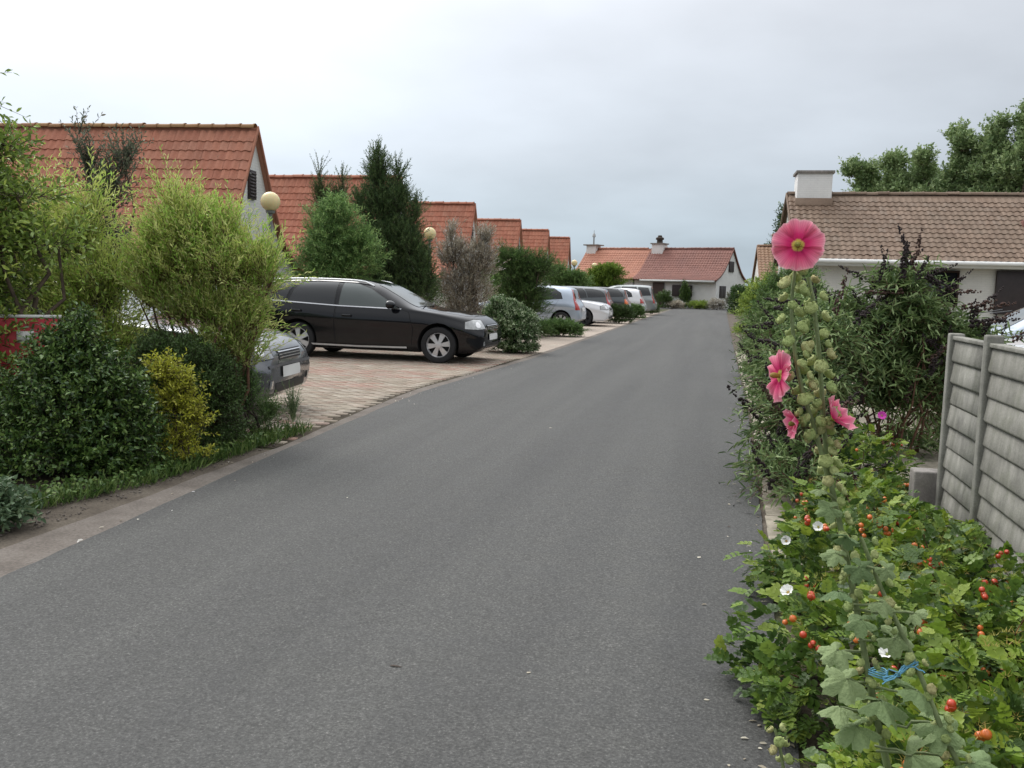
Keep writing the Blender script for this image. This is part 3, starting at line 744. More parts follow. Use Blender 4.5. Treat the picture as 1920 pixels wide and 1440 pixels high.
obj('roof_vent', boxmesh('roof_vent', 6.7, 6.95, -1.95, -1.65, 3.52, 3.82, bevel=.03), M['tile_maroon'], rh)
# far pair of houses closing the street
FP = [(0, 4.9), (1.2, 3.75), (2.2, 2.95), (3.1, 2.5), (3.9, 2.25)]
fa = R(-20)
fx, fy = .75, 76.3
dx, dy = math.cos(fa), math.sin(fa)
fh = house('end_house', 'white house with maroon roof closing the end of the road', (fx, fy, 0), fa, -7.0, 0, FP, 'white_brick', 'tile_maroon', gauge=.3, tw=.22, oh=.1)
window(fh, 'x', 0, -.75, .35, 3.0, 3.85, 1, frame='shutter', shutters=True)
window(fh, 'x', 0, -2.6, -1.3, .9, 1.85, 1, frame='shutter', shutters=True)
window(fh, 'y', -3.5, -3.6, -1.9, .95, 1.85, -1, frame='shutter', shutters=True)
d_ = obj('door', boxmesh('door', -5.3, -4.3, -3.56, -3.5, 0, 2.02, bevel=.01), M['brown_wood'], fh)
obj('handle', boxmesh('handle', -4.45, -4.4, -3.60, -3.56, .98, 1.12), M['chrome'], d_)
obj('fascia', boxmesh('fascia', -6.3, .05, -3.96, -3.91, 2.10, 2.24), M['fascia'], fh)
c1 = obj('chimney', boxmesh('chimney', -6.9, -5.9, -.5, .5, 4.2, 5.25, bevel=.01), M['white_brick'], fh)
obj('chimney_cap', boxmesh('chimney_cap', -7.0, -5.8, -.6, .6, 5.25, 5.35, bevel=.01), M['wallblock'], c1)
obj('chimney_pot', lathe('chimney_pot', [(.0, 5.35), (.26, 5.35), (.24, 5.62), (.34, 5.64), (.34, 5.8), (.2, 5.86), (.16, 6.0), (0, 6.02)], 14), M['bark_dark'], c1).location = (-6.4, 0, 0)
f2 = house('end_house', 'orange roofed house joined left of the maroon roofed house', (fx-7.15*dx, fy-7.15*dy, 0), fa, -6.0, 0, [(q, z) for q, z in FP], 'white_brick', 'tile_orange', gauge=.3, tw=.22, oh=.05)
c2 = obj('chimney', boxmesh('chimney', -6.0, -5.1, -.5, .5, 4.1, 5.15, bevel=.01), M['white_brick'], f2)
obj('chimney_cap', boxmesh('chimney_cap', -6.25, -4.85, -.65, .65, 5.15, 5.25, bevel=.01), M['wallblock'], c2)
obj('chimney_cowl', lathe('chimney_cowl', [(0, 5.25), (.07, 5.25), (.06, 5.9), (.16, 5.92), (.12, 6.15), (.03, 6.25), (.02, 6.5), (0, 6.5)], 10), M['metal_grey'], c2).location = (-5.55, 0, 0)
# tan roofed house half hidden on the right, beyond the shrubs
th = house('brick_house', 'tan roofed house half hidden behind shrubs right of the road end', (2.05, 56, 0), R(2), 0, 9, [(0, 4.15), (1.5, 3.2), (3.2, 2.1)], 'cream_brick', 'tile_tan', gauge=.28, tw=.22, oh=.08)
c3 = obj('chimney', boxmesh('chimney', .75, 1.9, -.9, .1, 3.0, 4.75, bevel=.01), M['tile_tan'], th)
obj('chimney_cap', boxmesh('chimney_cap', .68, 1.97, -.97, .17, 4.75, 4.84, bevel=.01), M['tile_tan'], c3)

# ------------------------------------------------------------------ cars
SPEC = {}
SPEC['estate'] = dict(L=4.70, wb=2.70, fo=.80, R=.325,
    top=[(0, .68), (.04, .765), (.18, .845), (.7, .925), (1.12, .97), (1.3, 1.015), (1.7, 1.225), (2.05, 1.385), (2.45, 1.462), (3.0, 1.475), (3.6, 1.465), (4.15, 1.425), (4.4, 1.37), (4.55, 1.15), (4.64, .98), (4.70, .85)],
    belt=[(0, .55), (.3, .72), (1.2, .90), (2.6, .955), (4.2, 1.03), (4.7, .95)],
    bot=[(0, .30), (.15, .20), (.9, .185), (3.9, .2), (4.5, .26), (4.7, .34)],
    plan=[(0, .64), (.05, .73), (.14, .79), (.4, .85), (.8, .872), (1.5, .88), (3.5, .88), (4.3, .85), (4.6, .78), (4.7, .68)],
    win=[[(1.56, .955), (1.72, 1.06), (2.12, 1.29), (2.4, 1.375), (2.66, 1.39), (2.70, .985)],
         [(2.79, .99), (2.76, 1.392), (3.2, 1.395), (3.46, 1.38), (3.60, 1.25), (3.68, 1.035)],
         [(3.76, 1.04), (3.70, 1.22), (3.57, 1.375), (3.9, 1.36), (4.2, 1.31), (4.36, 1.20), (4.42, 1.07)]],
    doors=[[(1.30, .30), (1.27, .60), (1.36, .89), (1.54, .945), (2.73, .975), (2.76, .60), (2.72, .30)],
           [(2.75, .30), (2.79, .60), (2.76, .978), (3.72, 1.02), (3.58, .84), (3.28, .70), (3.10, .50), (3.06, .30)]],
    handles=[(2.52, .80), (3.50, .865)], screen=[(1.20, .60), (2.04, .50)], rear=[(.60, 1.08), (.52, 1.36)], mirror=(1.66, .97), belttrim=[(1.5, .945), (2.7, .972), (3.72, 1.022), (4.42, 1.055)])
SPEC['saloon'] = dict(L=4.58, wb=2.72, fo=.93, R=.315,
    top=[(0, .68), (.04, .765), (.18, .84), (.8, .925), (1.2, .965), (1.4, 1.005), (1.8, 1.2), (2.15, 1.35), (2.5, 1.42), (2.9, 1.43), (3.3, 1.39), (3.7, 1.23), (4.0, 1.07), (4.2, 1.03), (4.45, 1.01), (4.54, .95), (4.58, .8)],
    belt=[(0, .55), (.3, .74), (1.2, .90), (3.0, .95), (4.2, .97), (4.58, .9)],
    bot=[(0, .28), (.15, .19), (.9, .18), (3.9, .2), (4.4, .25), (4.58, .33)],
    plan=[(0, .64), (.05, .73), (.14, .79), (.4, .855), (.8, .885), (1.5, .895), (3.5, .895), (4.2, .86), (4.5, .79), (4.58, .68)],
    win=[[(1.62, .95), (1.80, 1.05), (2.2, 1.27), (2.45, 1.345), (2.66, 1.36), (2.70, .97)], [(2.78, .975), (2.76, 1.36), (3.0, 1.35), (3.35, 1.24), (3.62, 1.02), (3.4, .99)]],
    doors=[[(1.45, .30), (1.38, .60), (1.42, .88), (1.6, .94), (2.73, .96), (2.76, .60), (2.72, .30)], [(2.75, .30), (2.79, .60), (2.76, .963), (3.6, .985), (3.52, .80), (3.38, .62), (3.24, .42), (3.20, .30)]],
    handles=[(2.52, .82), (3.40, .85)], screen=[(1.26, .62), (2.12, .50)], rear=[(.58, 1.1), (.5, 1.34)], mirror=(1.72, .97), belttrim=None)
SPEC['hatch'] = dict(L=3.95, wb=2.5, fo=.80, R=.295,
    top=[(0, .58), (.06, .68), (.3, .80), (.7, .90), (1.0, .98), (1.4, 1.2), (1.8, 1.38), (2.2, 1.455), (2.8, 1.46), (3.4, 1.43), (3.65, 1.36), (3.8, 1.1), (3.9, .92), (3.95, .75)],
    belt=[(0, .52), (.3, .72), (1.0, .88), (3.4, 1.0), (3.95, .9)], bot=[(0, .28), (.15, .2), (.9, .19), (3.4, .2), (3.8, .26), (3.95, .34)],
    plan=[(0, .52), (.06, .64), (.16, .72), (.4, .78), (.8, .82), (3.0, .83), (3.6, .80), (3.88, .74), (3.95, .64)],
    win=[[(1.35, .935), (1.55, 1.06), (1.9, 1.28), (2.1, 1.36), (2.3, 1.375), (2.36, .965)], [(2.46, .97), (2.42, 1.38), (3.0, 1.36), (3.25, 1.22), (3.32, 1.03)]],
    doors=[[(1.22, .32), (1.18, .6), (1.24, .87), (1.36, .92), (2.40, .95), (2.42, .6), (2.38, .32)], [(2.42, .32), (2.46, .6), (2.44, .952), (3.2, .98), (3.1, .8), (2.92, .6), (2.82, .42), (2.78, .32)]],
    handles=[(2.2, .80), (3.0, .85)], screen=[(1.04, .56), (1.78, .48)], rear=[(.52, 1.05), (.46, 1.34)], mirror=(1.45, .95), belttrim=None)
SPEC['wagon'] = dict(SPEC['estate'], belttrim=None)
SPEC['van'] = dict(L=4.4, wb=2.7, fo=.85, R=.315,
    top=[(0, .64), (.06, .76), (.3, .88), (.7, .98), (.95, 1.06), (1.4, 1.34), (1.85, 1.56), (2.3, 1.64), (3.2, 1.66), (3.9, 1.64), (4.15, 1.58), (4.28, 1.2), (4.36, .98), (4.4, .8)],
    belt=[(0, .58), (.3, .8), (1.0, .95), (3.9, 1.03), (4.4, .95)], bot=[(0, .28), (.15, .2), (.9, .19), (3.7, .2), (4.2, .26), (4.4, .34)],
    plan=[(0, .56), (.06, .68), (.16, .76), (.4, .83), (.8, .87), (3.4, .88), (4.1, .86), (4.33, .8), (4.4, .7)],
    win=[[(1.35, 1.0), (1.6, 1.16), (2.0, 1.44), (2.2, 1.52), (2.4, 1.535), (2.44, 1.03)], [(2.54, 1.03), (2.5, 1.54), (3.3, 1.54), (3.36, 1.05)], [(3.46, 1.06), (3.42, 1.53), (3.95, 1.5), (4.12, 1.1)]],
    doors=[[(1.25, .32), (1.2, .6), (1.26, .94), (1.36, .985), (2.48, 1.01), (2.5, .6), (2.46, .32)], [(2.5, .32), (2.54, .6), (2.52, 1.012), (3.4, 1.03), (3.3, .8), (3.14, .6), (3.02, .42), (2.98, .32)]],
    handles=[(2.25, .86), (3.2, .9)], screen=[(1.0, .6), (1.86, .54)], rear=[(.6, 1.1), (.56, 1.54)], mirror=(1.5, 1.02), belttrim=None)

def body_shell(S):
    u = np.unique(np.concatenate([np.linspace(0, .3, 14), np.linspace(.3, S['L']-.35, 70), np.linspace(S['L']-.35, S['L'], 14)]))
    zt, zb, w = pchip(u, S['top']), pchip(u, S['bot']), pchip(u, S['plan'])
    zs = np.minimum(pchip(u, S['belt']), zt-.035)
    x0 = S['fo']+S['wb']/2
    nb, nsd, nt = 4, 22, 16
    s = np.linspace(0, 1, nsd); sy = pchip(s, [(0, .915), (.10, .962), (.3, .974), (.6, .983), (.70, 1.0), (.76, .998), (1, .945)])
    th = np.linspace(0, PI/2, nt+1)[1:]
    rings = []
    for k in range(len(u)):
        gh = np.clip((zt[k]-zs[k]-.1)/.3, 0, 1); nexp = 2.6+1.6*gh
        y = [w[k]*.9*i/nb for i in range(nb)] + list(w[k]*sy) + list(w[k]*.945*np.cos(th)**(2/nexp)*(1-.14*gh*np.sin(th)**(2/nexp)))
        z = [zb[k]]*nb + list(zb[k]+s*(zs[k]-zb[k])) + list(zs[k]+(zt[k]-zs[k])*np.sin(th)**(2/nexp))
        y[-1] = 0
        y, z = np.array(y), np.array(z)
        x = np.full(len(y), u[k])
        wf, wr = np.exp(-u[k]/.22), np.exp(-(S['L']-u[k])/.22)
        x += wf*.055*np.clip(np.abs((z-.48)/.25), 0, 1.35)**2 - wr*.06*np.clip(np.abs((z-.48)/.3), 0, 1.6)**2
        rings.append(np.stack([x0-x, y, z], -1))
    rings = np.array(rings); m = rings.shape[1]
    full = np.concatenate([rings, (rings*np.array([1, -1, 1]))[:, -2:0:-1]], 1)      # bottom centre -> +y side -> top -> -y side
    n, q = full.shape[:2]
    V = full.reshape(-1, 3)
    i = np.arange(n-1)[:, None]*q; j = np.arange(q)[None]; k = (j+1) % q
    Fq = np.stack([i+j, i+k, i+q+k, i+q+j], -1).reshape(-1, 4)[:, ::-1]
    caps = [tuple(range(q)), tuple((n-1)*q+t for t in range(q-1, -1, -1))]
    return V, Fq, caps
def carve(V, Fq, caps, S):
    me = bpy.data.meshes.new('body'); me.from_pydata(V.tolist(), [], [tuple(f) for f in Fq.tolist()] + caps); me.update()
    bm = bmesh.new(); bm.from_mesh(me); bmesh.ops.recalc_face_normals(bm, faces=bm.faces); bm.to_mesh(me); bm.free()
    o = bpy.data.objects.new('tmp_body', me); COL.objects.link(o)
    cs = []
    Rc = S['R']+.055
    for xw in (S['wb']/2, -S['wb']/2):
        for sg in (1, -1):
            bm = bmesh.new()
            bmesh.ops.create_cone(bm, cap_ends=True, segments=40, radius1=Rc, radius2=Rc, depth=.6, matrix=Matrix.Translation((xw, sg*.88, S['R']+.012)) @ Matrix.Rotation(PI/2, 4, 'X'))
            cm = bpy.data.meshes.new('cut'); bm.to_mesh(cm); bm.free()
            co = bpy.data.objects.new('tmp_cut', cm); COL.objects.link(co); cs.append(co)
            md = o.modifiers.new('b', 'BOOLEAN'); md.object = co; md.operation = 'DIFFERENCE'; md.solver = 'EXACT'
    dg = bpy.context.evaluated_depsgraph_get()
    out = bpy.data.meshes.new_from_object(o.evaluated_get(dg))
    for q in [o]+cs:
        d = q.data; bpy.data.objects.remove(q); bpy.data.meshes.remove(d)
    out.materials.clear(); out.materials.append(None); out.materials.append(M['arch'])
    for p in out.polygons:
        c = p.center
        for xw in (S['wb']/2, -S['wb']/2):
            if math.hypot(c.x-xw, c.z-S['R']-.012) < Rc+.001 and abs(c.y) < .87: p.material_index = 1
    return smooth(out, 38)
SHELLS = {}
def get_shell(key):
    if key not in SHELLS:
        S = SPEC[key]; V, Fq, caps = body_shell(S)
        bvh = BVHTree.FromPolygons([Vector(v) for v in V], [tuple(f) for f in Fq.tolist()]+caps)
        SHELLS[key] = (carve(V, Fq, caps, S), bvh)
    return SHELLS[key]
def decal(name, bvh, org, ah, av, dirn, pts, off, step=.05):
    """fill a 2-d outline, wrap it on the body along a ray direction"""
    ah, av, dirn, org = Vector(ah), Vector(av), Vector(dirn).normalized(), Vector(org)
    P = []
    for k, (a, b) in enumerate(pts):
        c, d = pts[(k+1) % len(pts)]; n = max(1, int(math.hypot(c-a, d-b)/step))
        P += [(a+(c-a)*i/n, b+(d-b)*i/n) for i in range(n)]
    nb = len(P); poly = np.array(P)
    lo, hi = poly.min(0), poly.max(0); inner = []
    for a in np.arange(lo[0]+step/2, hi[0], step):
        for b in np.arange(lo[1]+step/2, hi[1], step):
            x1, y1 = poly[:, 0], poly[:, 1]; x2, y2 = np.roll(x1, -1), np.roll(y1, -1)
            cr = ((y1 > b) != (y2 > b)) & (a < (x2-x1)*(b-y1)/(y2-y1+1e-12)+x1)
            if cr.sum() % 2 and np.min(np.hypot(x1-a, y1-b)) > step*.45: inner.append((a, b))
    vs_, es_, fs_, *_ = geometry.delaunay_2d_cdt([Vector(p) for p in P+inner], [(i, (i+1) % nb) for i in range(nb)], [], 1, 1e-5)
    V = []
    for v in vs_:
        o = org + ah*v[0] + av*v[1]
        hit, nr, *_ = bvh.ray_cast(o - dirn*3, dirn)
        V.append((hit - dirn*off) if hit else None)
    fs_ = [f for f in fs_ if all(V[i] is not None for i in f)]
    V = [v or Vector((0, 0, 0)) for v in V]
    me = bpy.data.meshes.new(name); me.from_pydata([tuple(v) for v in V], [], fs_); me.update()
    bm = bmesh.new(); bm.from_mesh(me)
    for f in bm.faces:
        if f.normal.dot(dirn) > 0: f.normal_flip()
    bmesh.ops.delete(bm, geom=[v for v in bm.verts if not v.link_faces], context='VERTS')
    bm.to_mesh(me); bm.free()
    return smooth(me)
def strip(path, w):
    p = np.array(path, float); t = unit(np.gradient(p, axis=0)); n = np.stack([-t[:, 1], t[:, 0]], -1)
    return [tuple(v) for v in p+n*w/2] + [tuple(v) for v in (p-n*w/2)[::-1]]
def rim_mesh(R0, spokes):
    r = R0*.69
    Vs, Fs, o = [], [], 0
    prof = [(r, .06), (r, -.07), (r*.95, -.075), (r*.9, -.05), (r*.9, .06)]
    n = 28; a = np.arange(n)*2*PI/n
    V = np.stack([np.array(prof)[:, None, 0]*np.cos(a), np.broadcast_to(np.array(prof)[:, None, 1], (5, n)), np.array(prof)[:, None, 0]*np.sin(a)], -1).reshape(-1, 3)
    i = np.arange(4)[:, None]; j = np.arange(n)[None]; k = (j+1) % n
    Vs.append(V); Fs.append(np.stack([i*n+j, i*n+k, (i+1)*n+k, (i+1)*n+j], -1).reshape(-1, 4)); o += len(V)
    for s in range(spokes):
        b = s*2*PI/spokes
        pts = [(.02, -.045, -.062), (.02, .045, -.062), (r*.93, -.065, -.052), (r*.93, .065, -.052), (.02, -.045, -.03), (.02, .045, -.03), (r*.93, -.065, -.02), (r*.93, .065, -.02)]
        pts = [(rr, t*(.55 if q % 4 < 2 else .8), y) for q, (rr, t, y) in enumerate(pts)]
        V = np.array([(rr*math.cos(b)-t*math.sin(b), y, rr*math.sin(b)+t*math.cos(b)) for rr, t, y in pts])
        Vs.append(V); Fs.append(np.array([(0, 1, 3, 2), (4, 6, 7, 5), (0, 2, 6, 4), (1, 5, 7, 3), (2, 3, 7, 6)])+o); o += 8
    c = 12; a = np.arange(c)*2*PI/c
    V = np.concatenate([np.stack([.055*np.cos(a), np.full(c, -.072), .055*np.sin(a)], -1), np.stack([.065*np.cos(a), np.full(c, -.03), .065*np.sin(a)], -1), [[0, -.078, 0]]])
    j = np.arange(c); k = (j+1) % c
    me = npmesh('rim', np.concatenate(Vs+[V]), [np.concatenate(Fs+[np.stack([j, k, k+c, j+c], -1)+o]), np.stack([j, k, np.full(c, 2*c)], -1)+o])
    bm = bmesh.new(); bm.from_mesh(me); bmesh.ops.recalc_face_normals(bm, faces=bm.faces); bm.to_mesh(me); bm.free()
    return smooth(me, 35)
WHEELS = {}
def wheel(parent, x, y, R0, sg, spokes, rimm):
    k = (R0, spokes)
    if k not in WHEELS:
        t = .205/2; r = R0*.68
        prof = [(r, -t*.75), (r*1.06, -t*.95), (R0*.86, -t), (R0*.955, -t*.93), (R0*.99, -t*.72), (R0, -t*.4), (R0, t*.4), (R0*.99, t*.72), (R0*.955, t*.93), (R0*.86, t), (r*1.06, t*.95), (r, t*.75)]
        disc = [(0, -.015), (R0*.66, -.015), (R0*.66, .0), (0, .0)]
        WHEELS[k] = (lathe('tyre', prof, 36, 'y', closed=True), rim_mesh(R0, spokes), lathe('brake_disc', disc, 24, 'y'))
    ty, ri, di = WHEELS[k]
    w = obj('wheel', ty, M['rubber'], parent, (x, y, R0), (0, random.random()*6, PI if sg > 0 else 0))
    o = obj('rim', ri, None, w); o.data.materials.clear() if not o.data.materials else None
    if not o.data.materials: o.data.materials.append(M[rimm])
    obj('brake_disc', di, M['arch'], w)
def car(name, label, x, y, rotz, key, paint, spokes=7, rails=False, detail=True, rimm='alloy', lower=None, tail='red_lamp', head='clear_lamp', tall_tail=False, front_plate='white', group='cars parked along the left bays', z=0):
    S = SPEC[key]; body, bvh = get_shell(key)
    root = thing(name, label, 'car', (x, y, z), rotz, group)
    b = body.copy(); b.materials[0] = M[paint]
    bo = obj('body', b, None, root)
    x0 = S['fo']+S['wb']/2
    for xw in (S['wb']/2, -S['wb']/2):
        for sg in (1, -1): wheel(root, xw, sg*(max(p[1] for p in S['plan'])-.125), S['R'], sg, spokes, rimm)
    X = lambda u: x0-u
    for sg in (1, -1):
        side = dict(org=(x0, 0, 0), ah=(-1, 0, 0), av=(0, 0, 1), dirn=(0, -sg, 0))
        dc = lambda nm, pts, off, step=.06: decal(nm, bvh, side['org'], side['ah'], side['av'], side['dirn'], pts, off, step)
        doors = []
        for k, dpts in enumerate(S['doors']):
            c = np.mean(dpts, 0); big = [tuple(np.array(p)+ (np.array(p)-c)/np.linalg.norm(np.array(p)-c)*.008) for p in dpts]
            d = obj('door', dc('door', dpts, .006), M[paint], root); doors.append(d)
            obj('door_seam', dc('door_seam', big, .003), M['arch'], d)
            u, zz = S['handles'][k]
            h = obj('door_handle', smooth(boxmesh('door_handle', -.09, .09, -.016, .016, -.02, .02, bevel=.01), 60), M[paint], d)
            hit, nr, *_ = bvh.ray_cast(Vector((X(u), sg*3, zz)), Vector((0, -sg, 0)))
            if hit: h.location = hit + Vector((0, sg*.026, 0))
        for k, wpts in enumerate(S['win']):
            par = doors[k] if k < len(doors) else bo
            c = np.mean(wpts, 0); big = [tuple(np.array(p)+(np.array(p)-c)/np.linalg.norm(np.array(p)-c)*.022) for p in wpts]
            w = obj('window', dc('window', wpts, .007, .05), M['screen_glass' if k == 0 else 'car_glass'], par)
            obj('window_seal', dc('window_seal', big, .0035, .05), M['plastic'], w)
        if S['belttrim']:
            obj('belt_trim', dc('belt_trim', strip(S['belttrim'], .018), .012, .03), M['chrome'], root)
        if detail:
            zt_ = .235
            obj('sill', dc('sill', strip([(1.38, .262), (2.3, .252), (3.22, .262)], .03), .012, .05), M['rail'] if key == 'estate' else M['plastic'], root)  # skirt strip; silver on the estate to paint in the highlight along its sill
        # mirror
        mu, mz = S['mirror']
        hit, nr, *_ = bvh.ray_cast(Vector((X(mu), sg*3, mz)), Vector((0, -sg, 0)))
        yb = hit.y if hit else sg*.8
        bm = bmesh.new(); bmesh.ops.create_uvsphere(bm, u_segments=14, v_segments=9, radius=1)
        for v in bm.verts:
            v.co.x = v.co.x*.075 if v.co.x < 0 else v.co.x*.11
            v.co.y *= .115; v.co.z *= .075
            if v.co.x < -.03: v.co.x = -.03
        mm = bpy.data.meshes.new('mirror'); bm.to_mesh(mm); bm.free()
        mo = obj('mirror', smooth(mm, 50), M[paint], root, (X(mu)-.02, yb+sg*.14, mz+.05))
        obj('mirror_arm', tubes('mirror_arm', [([(0, -sg*.15, -.05), (0, -sg*.05, -.02)], .022)]), M['plastic'], mo)
        # lamps, wrapped on the corners
        an = R(48)
        HLP = [(-.25, .63), (-.02, .62), (.17, .635), (.13, .785), (-.06, .79), (-.23, .75)]
        hl_ = obj('headlight', decal('headlight', bvh, (0, 0, 0), (math.sin(an), -sg*math.cos(an), 0), (0, 0, 1), (-math.cos(an), -sg*math.sin(an), 0),
            [(h+ (x0-.13)*math.sin(an) - .66*math.cos(an), q) for h, q in HLP], .007, .03), M[head], root)
        cH = np.mean(HLP, 0)
        obj('lamp_seal', decal('lamp_seal', bvh, (0, 0, 0), (math.sin(an), -sg*math.cos(an), 0), (0, 0, 1), (-math.cos(an), -sg*math.sin(an), 0),
            [(cH[0]+(h-cH[0])*1.07+(x0-.13)*math.sin(an)-.66*math.cos(an), cH[1]+(q-cH[1])*1.14) for h, q in HLP], .004, .03), M['plastic'], hl_)
        obj('lamp_reflector', decal('lamp_reflector', bvh, (0, 0, 0), (math.sin(an), -sg*math.cos(an), 0), (0, 0, 1), (-math.cos(an), -sg*math.sin(an), 0),
            [(.0+.055*math.cos(t_*.52)+(x0-.13)*math.sin(an)-.66*math.cos(an), .70+.052*math.sin(t_*.52)) for t_ in range(12)], .009, .03), M['chrome'], hl_)
        xr = x0-S['L']+.1
        tz = [(-.09, .66), (.10, .66), (.13, 1.02), (.06, 1.36), (.0, 1.36), (-.05, 1.02)] if tall_tail else [(-.15, .70), (.15, .72), (.13, .95), (-.13, .92)]
        obj('tail_light', decal('tail_light', bvh, (0, 0, 0), (math.sin(an), sg*math.cos(an), 0), (0, 0, 1), (math.cos(an), -sg*math.sin(an), 0),
            [(h+xr*math.sin(an)+.70*math.cos(an), q) for h, q in tz], .006, .04), M[tail], root)
        if rails:
            pr = []
            for u in np.linspace(2.1, 4.25, 14):
                hit, nr, *_ = bvh.ray_cast(Vector((X(u), sg*.60, 3)), Vector((0, 0, -1))); pr.append((X(u), sg*.60, (hit.z if hit else 1.4) + (.035 if 2.15 < u < 4.2 else .0)))
            obj('roof_rail', tubes('roof_rail', [(pr, .018)], 7), M['rail'], root)
            hh = []
    # screens
    (u0, w0), (u1, w1) = S['screen']
    sc_ = obj('windscreen', decal('windscreen', bvh, (x0, 0, 0), (-1, 0, 0), (0, 1, 0), (0, 0, -1), [(u0+.05, -w0), (u0, 0), (u0+.05, w0), (u1, w1), (u1-.03, 0), (u1, -w1)], .006, .06), M['screen_glass'], root)
    obj('wiper', tubes('wiper', [([(X(u0)+.02, -.55, S['top'][5][1]-.02), (X(u0)-.12, .1, S['top'][5][1]+.05)], .008), ([(X(u0)+.02, 0, S['top'][5][1]-.01), (X(u0)-.12, .55, S['top'][5][1]+.04)], .008)], 5), M['plastic'], sc_)
    (w0, z0), (w1, z1) = S['rear']
    obj('rear_window', decal('rear_window', bvh, (0, 0, 0), (0, 1, 0), (0, 0, 1), (1, 0, 0), [(-w0, z0), (w0, z0), (w1, z1), (-w1, z1)], .006, .06), M['car_glass'], root)
    fr = lambda nm, pts, off: decal(nm, bvh, (0, 0, 0), (0, 1, 0), (0, 0, 1), (-1, 0, 0), pts, off, .04)
    rr_ = lambda nm, pts, off: decal(nm, bvh, (0, 0, 0), (0, 1, 0), (0, 0, 1), (1, 0, 0), pts, off, .04)
    gr = obj('grille', fr('grille', [(-.34, .60), (.34, .60), (.38, .70), (-.38, .70)], .006), M['plastic'], root)
    for q in (.62, .65, .68): obj('grille_bar', fr('grille_bar', [(-.36, q), (.36, q), (.36, q+.01), (-.36, q+.01)], .014), M['chrome'], gr)
    obj('air_intake', fr('air_intake', [(-.5, .27), (.5, .27), (.45, .37), (-.45, .37)], .006), M['plastic'], root)
    obj('number_plate', fr('number_plate', [(-.26, .42), (.26, .42), (.26, .53), (-.26, .53)], .02), M['plate'], root)
    obj('number_plate', rr_('number_plate', [(-.26, .62), (.26, .62), (.26, .73), (-.26, .73)], .015), M['plate'], root)
    for q in (1, -1):
        obj('fog_lamp', fr('fog_lamp', [(q*.60-.05, .33), (q*.60+.05, .33), (q*.60+.05, .41), (q*.60-.05, .41)], .008), M['dark_lamp'], root)
    for q in (1, -1):
        obj('bonnet_seam', decal('bonnet_seam', bvh, (x0, 0, 0), (-1, 0, 0), (0, 1, 0), (0, 0, -1), strip([(.20, q*.02), (.24, q*.45), (.36, q*.62), (.8, q*.70), (S['screen'][0][0]-.02, q*.69)], .011), .004, .03), M['arch'], root)
    if lower:
        obj('bumper_strip', fr('bumper_strip', [(-.66, .535), (.66, .535), (.66, .565), (-.66, .565)], .012), M[lower], root)
    return root
car('estate_car', 'glossy black estate car with chrome window line and roof rails, parked across bay', -6.2, 16.22, 0, 'estate', 'black_paint', 6, rails=True)
car('saloon_car', 'silver grey saloon car partly behind the light green willow shrub', -6.6, 8.35, R(9), 'saloon', 'grey_paint', 5, lower='grey_plastic', head='dark_lamp')
car('hatchback_car', 'pale blue silver hatchback with red tail lamp, nose away from the road', -6.45, 30.9, PI, 'hatch', 'blue_silver', 6, tall_tail=True)
car('white_car', 'white car with its bonnet towards the road beside the blue silver hatchback', -6.3, 34.35, 0, 'saloon', 'white_paint', 6, detail=False, rimm='plastic')
car('estate_car', 'dark grey estate with tall red tail lamp just behind the white bonnet', -6.85, 37.6, PI, 'wagon', 'dark_grey_paint', 6, tall_tail=True)
car('estate_car', 'dark estate with orange red tail lamp, between two low bushes', -6.6, 42.3, PI, 'wagon', 'dark_grey_paint', 6, tail='orange_lamp', rails=True)
car('hatchback_car', 'small white hatchback far along the left bays', -5.6, 46.6, PI, 'hatch', 'white_paint', 6)
car('minivan', 'grey green minivan with roof rails, farthest of the parked cars', -5.7, 51.6, PI, 'van', 'van_paint', 6, tall_tail=True, rails=False)
car('white_car', 'white car seen over the concrete fence on the right, nearer one', 4.4, 10.9, PI, 'saloon', 'white_paint', 6, group='cars behind the concrete fence')
car('silver_car', 'silver car behind the white one beyond the concrete fence', 4.9, 14.6, PI, 'hatch', 'blue_silver', 6, group='cars behind the concrete fence')

# ------------------------------------------------------------------ globe lamps
gl_lab = ['yellowed globe lamp on a post beside the nearest white gable', 'globe lamp on a post right of the tall conifer', 'small far globe lamp in front of the end houses', 'tiny globe lamp above the far lime bush']
for k, (x, y, zz) in enumerate([(-9.4, 17.87, 3.05), (-9.42, 28.78, 3.05), (-9.6, 60.2, 3.05), (-8.85, 64.64, 3.0)]):
    t = thing('street_lamp', gl_lab[k], 'street lamp', (x, y, 0), 0, 'globe lamps')
    obj('post', lathe('post', [(.0, -.02), (.08, -.02), (.08, .4), (.045, .45), (.04, zz-.26), (.09, zz-.24), (.10, zz-.19), (0, zz-.19)], 12), M['post'], t)
    r = .205
    obj('globe', lathe('globe', [(0, zz-r)]+[(r*math.sin(a), zz-r*math.cos(a)) for a in np.linspace(.12, PI-.12, 16)]+[(0, zz+r)], 24), M['globe'], t)

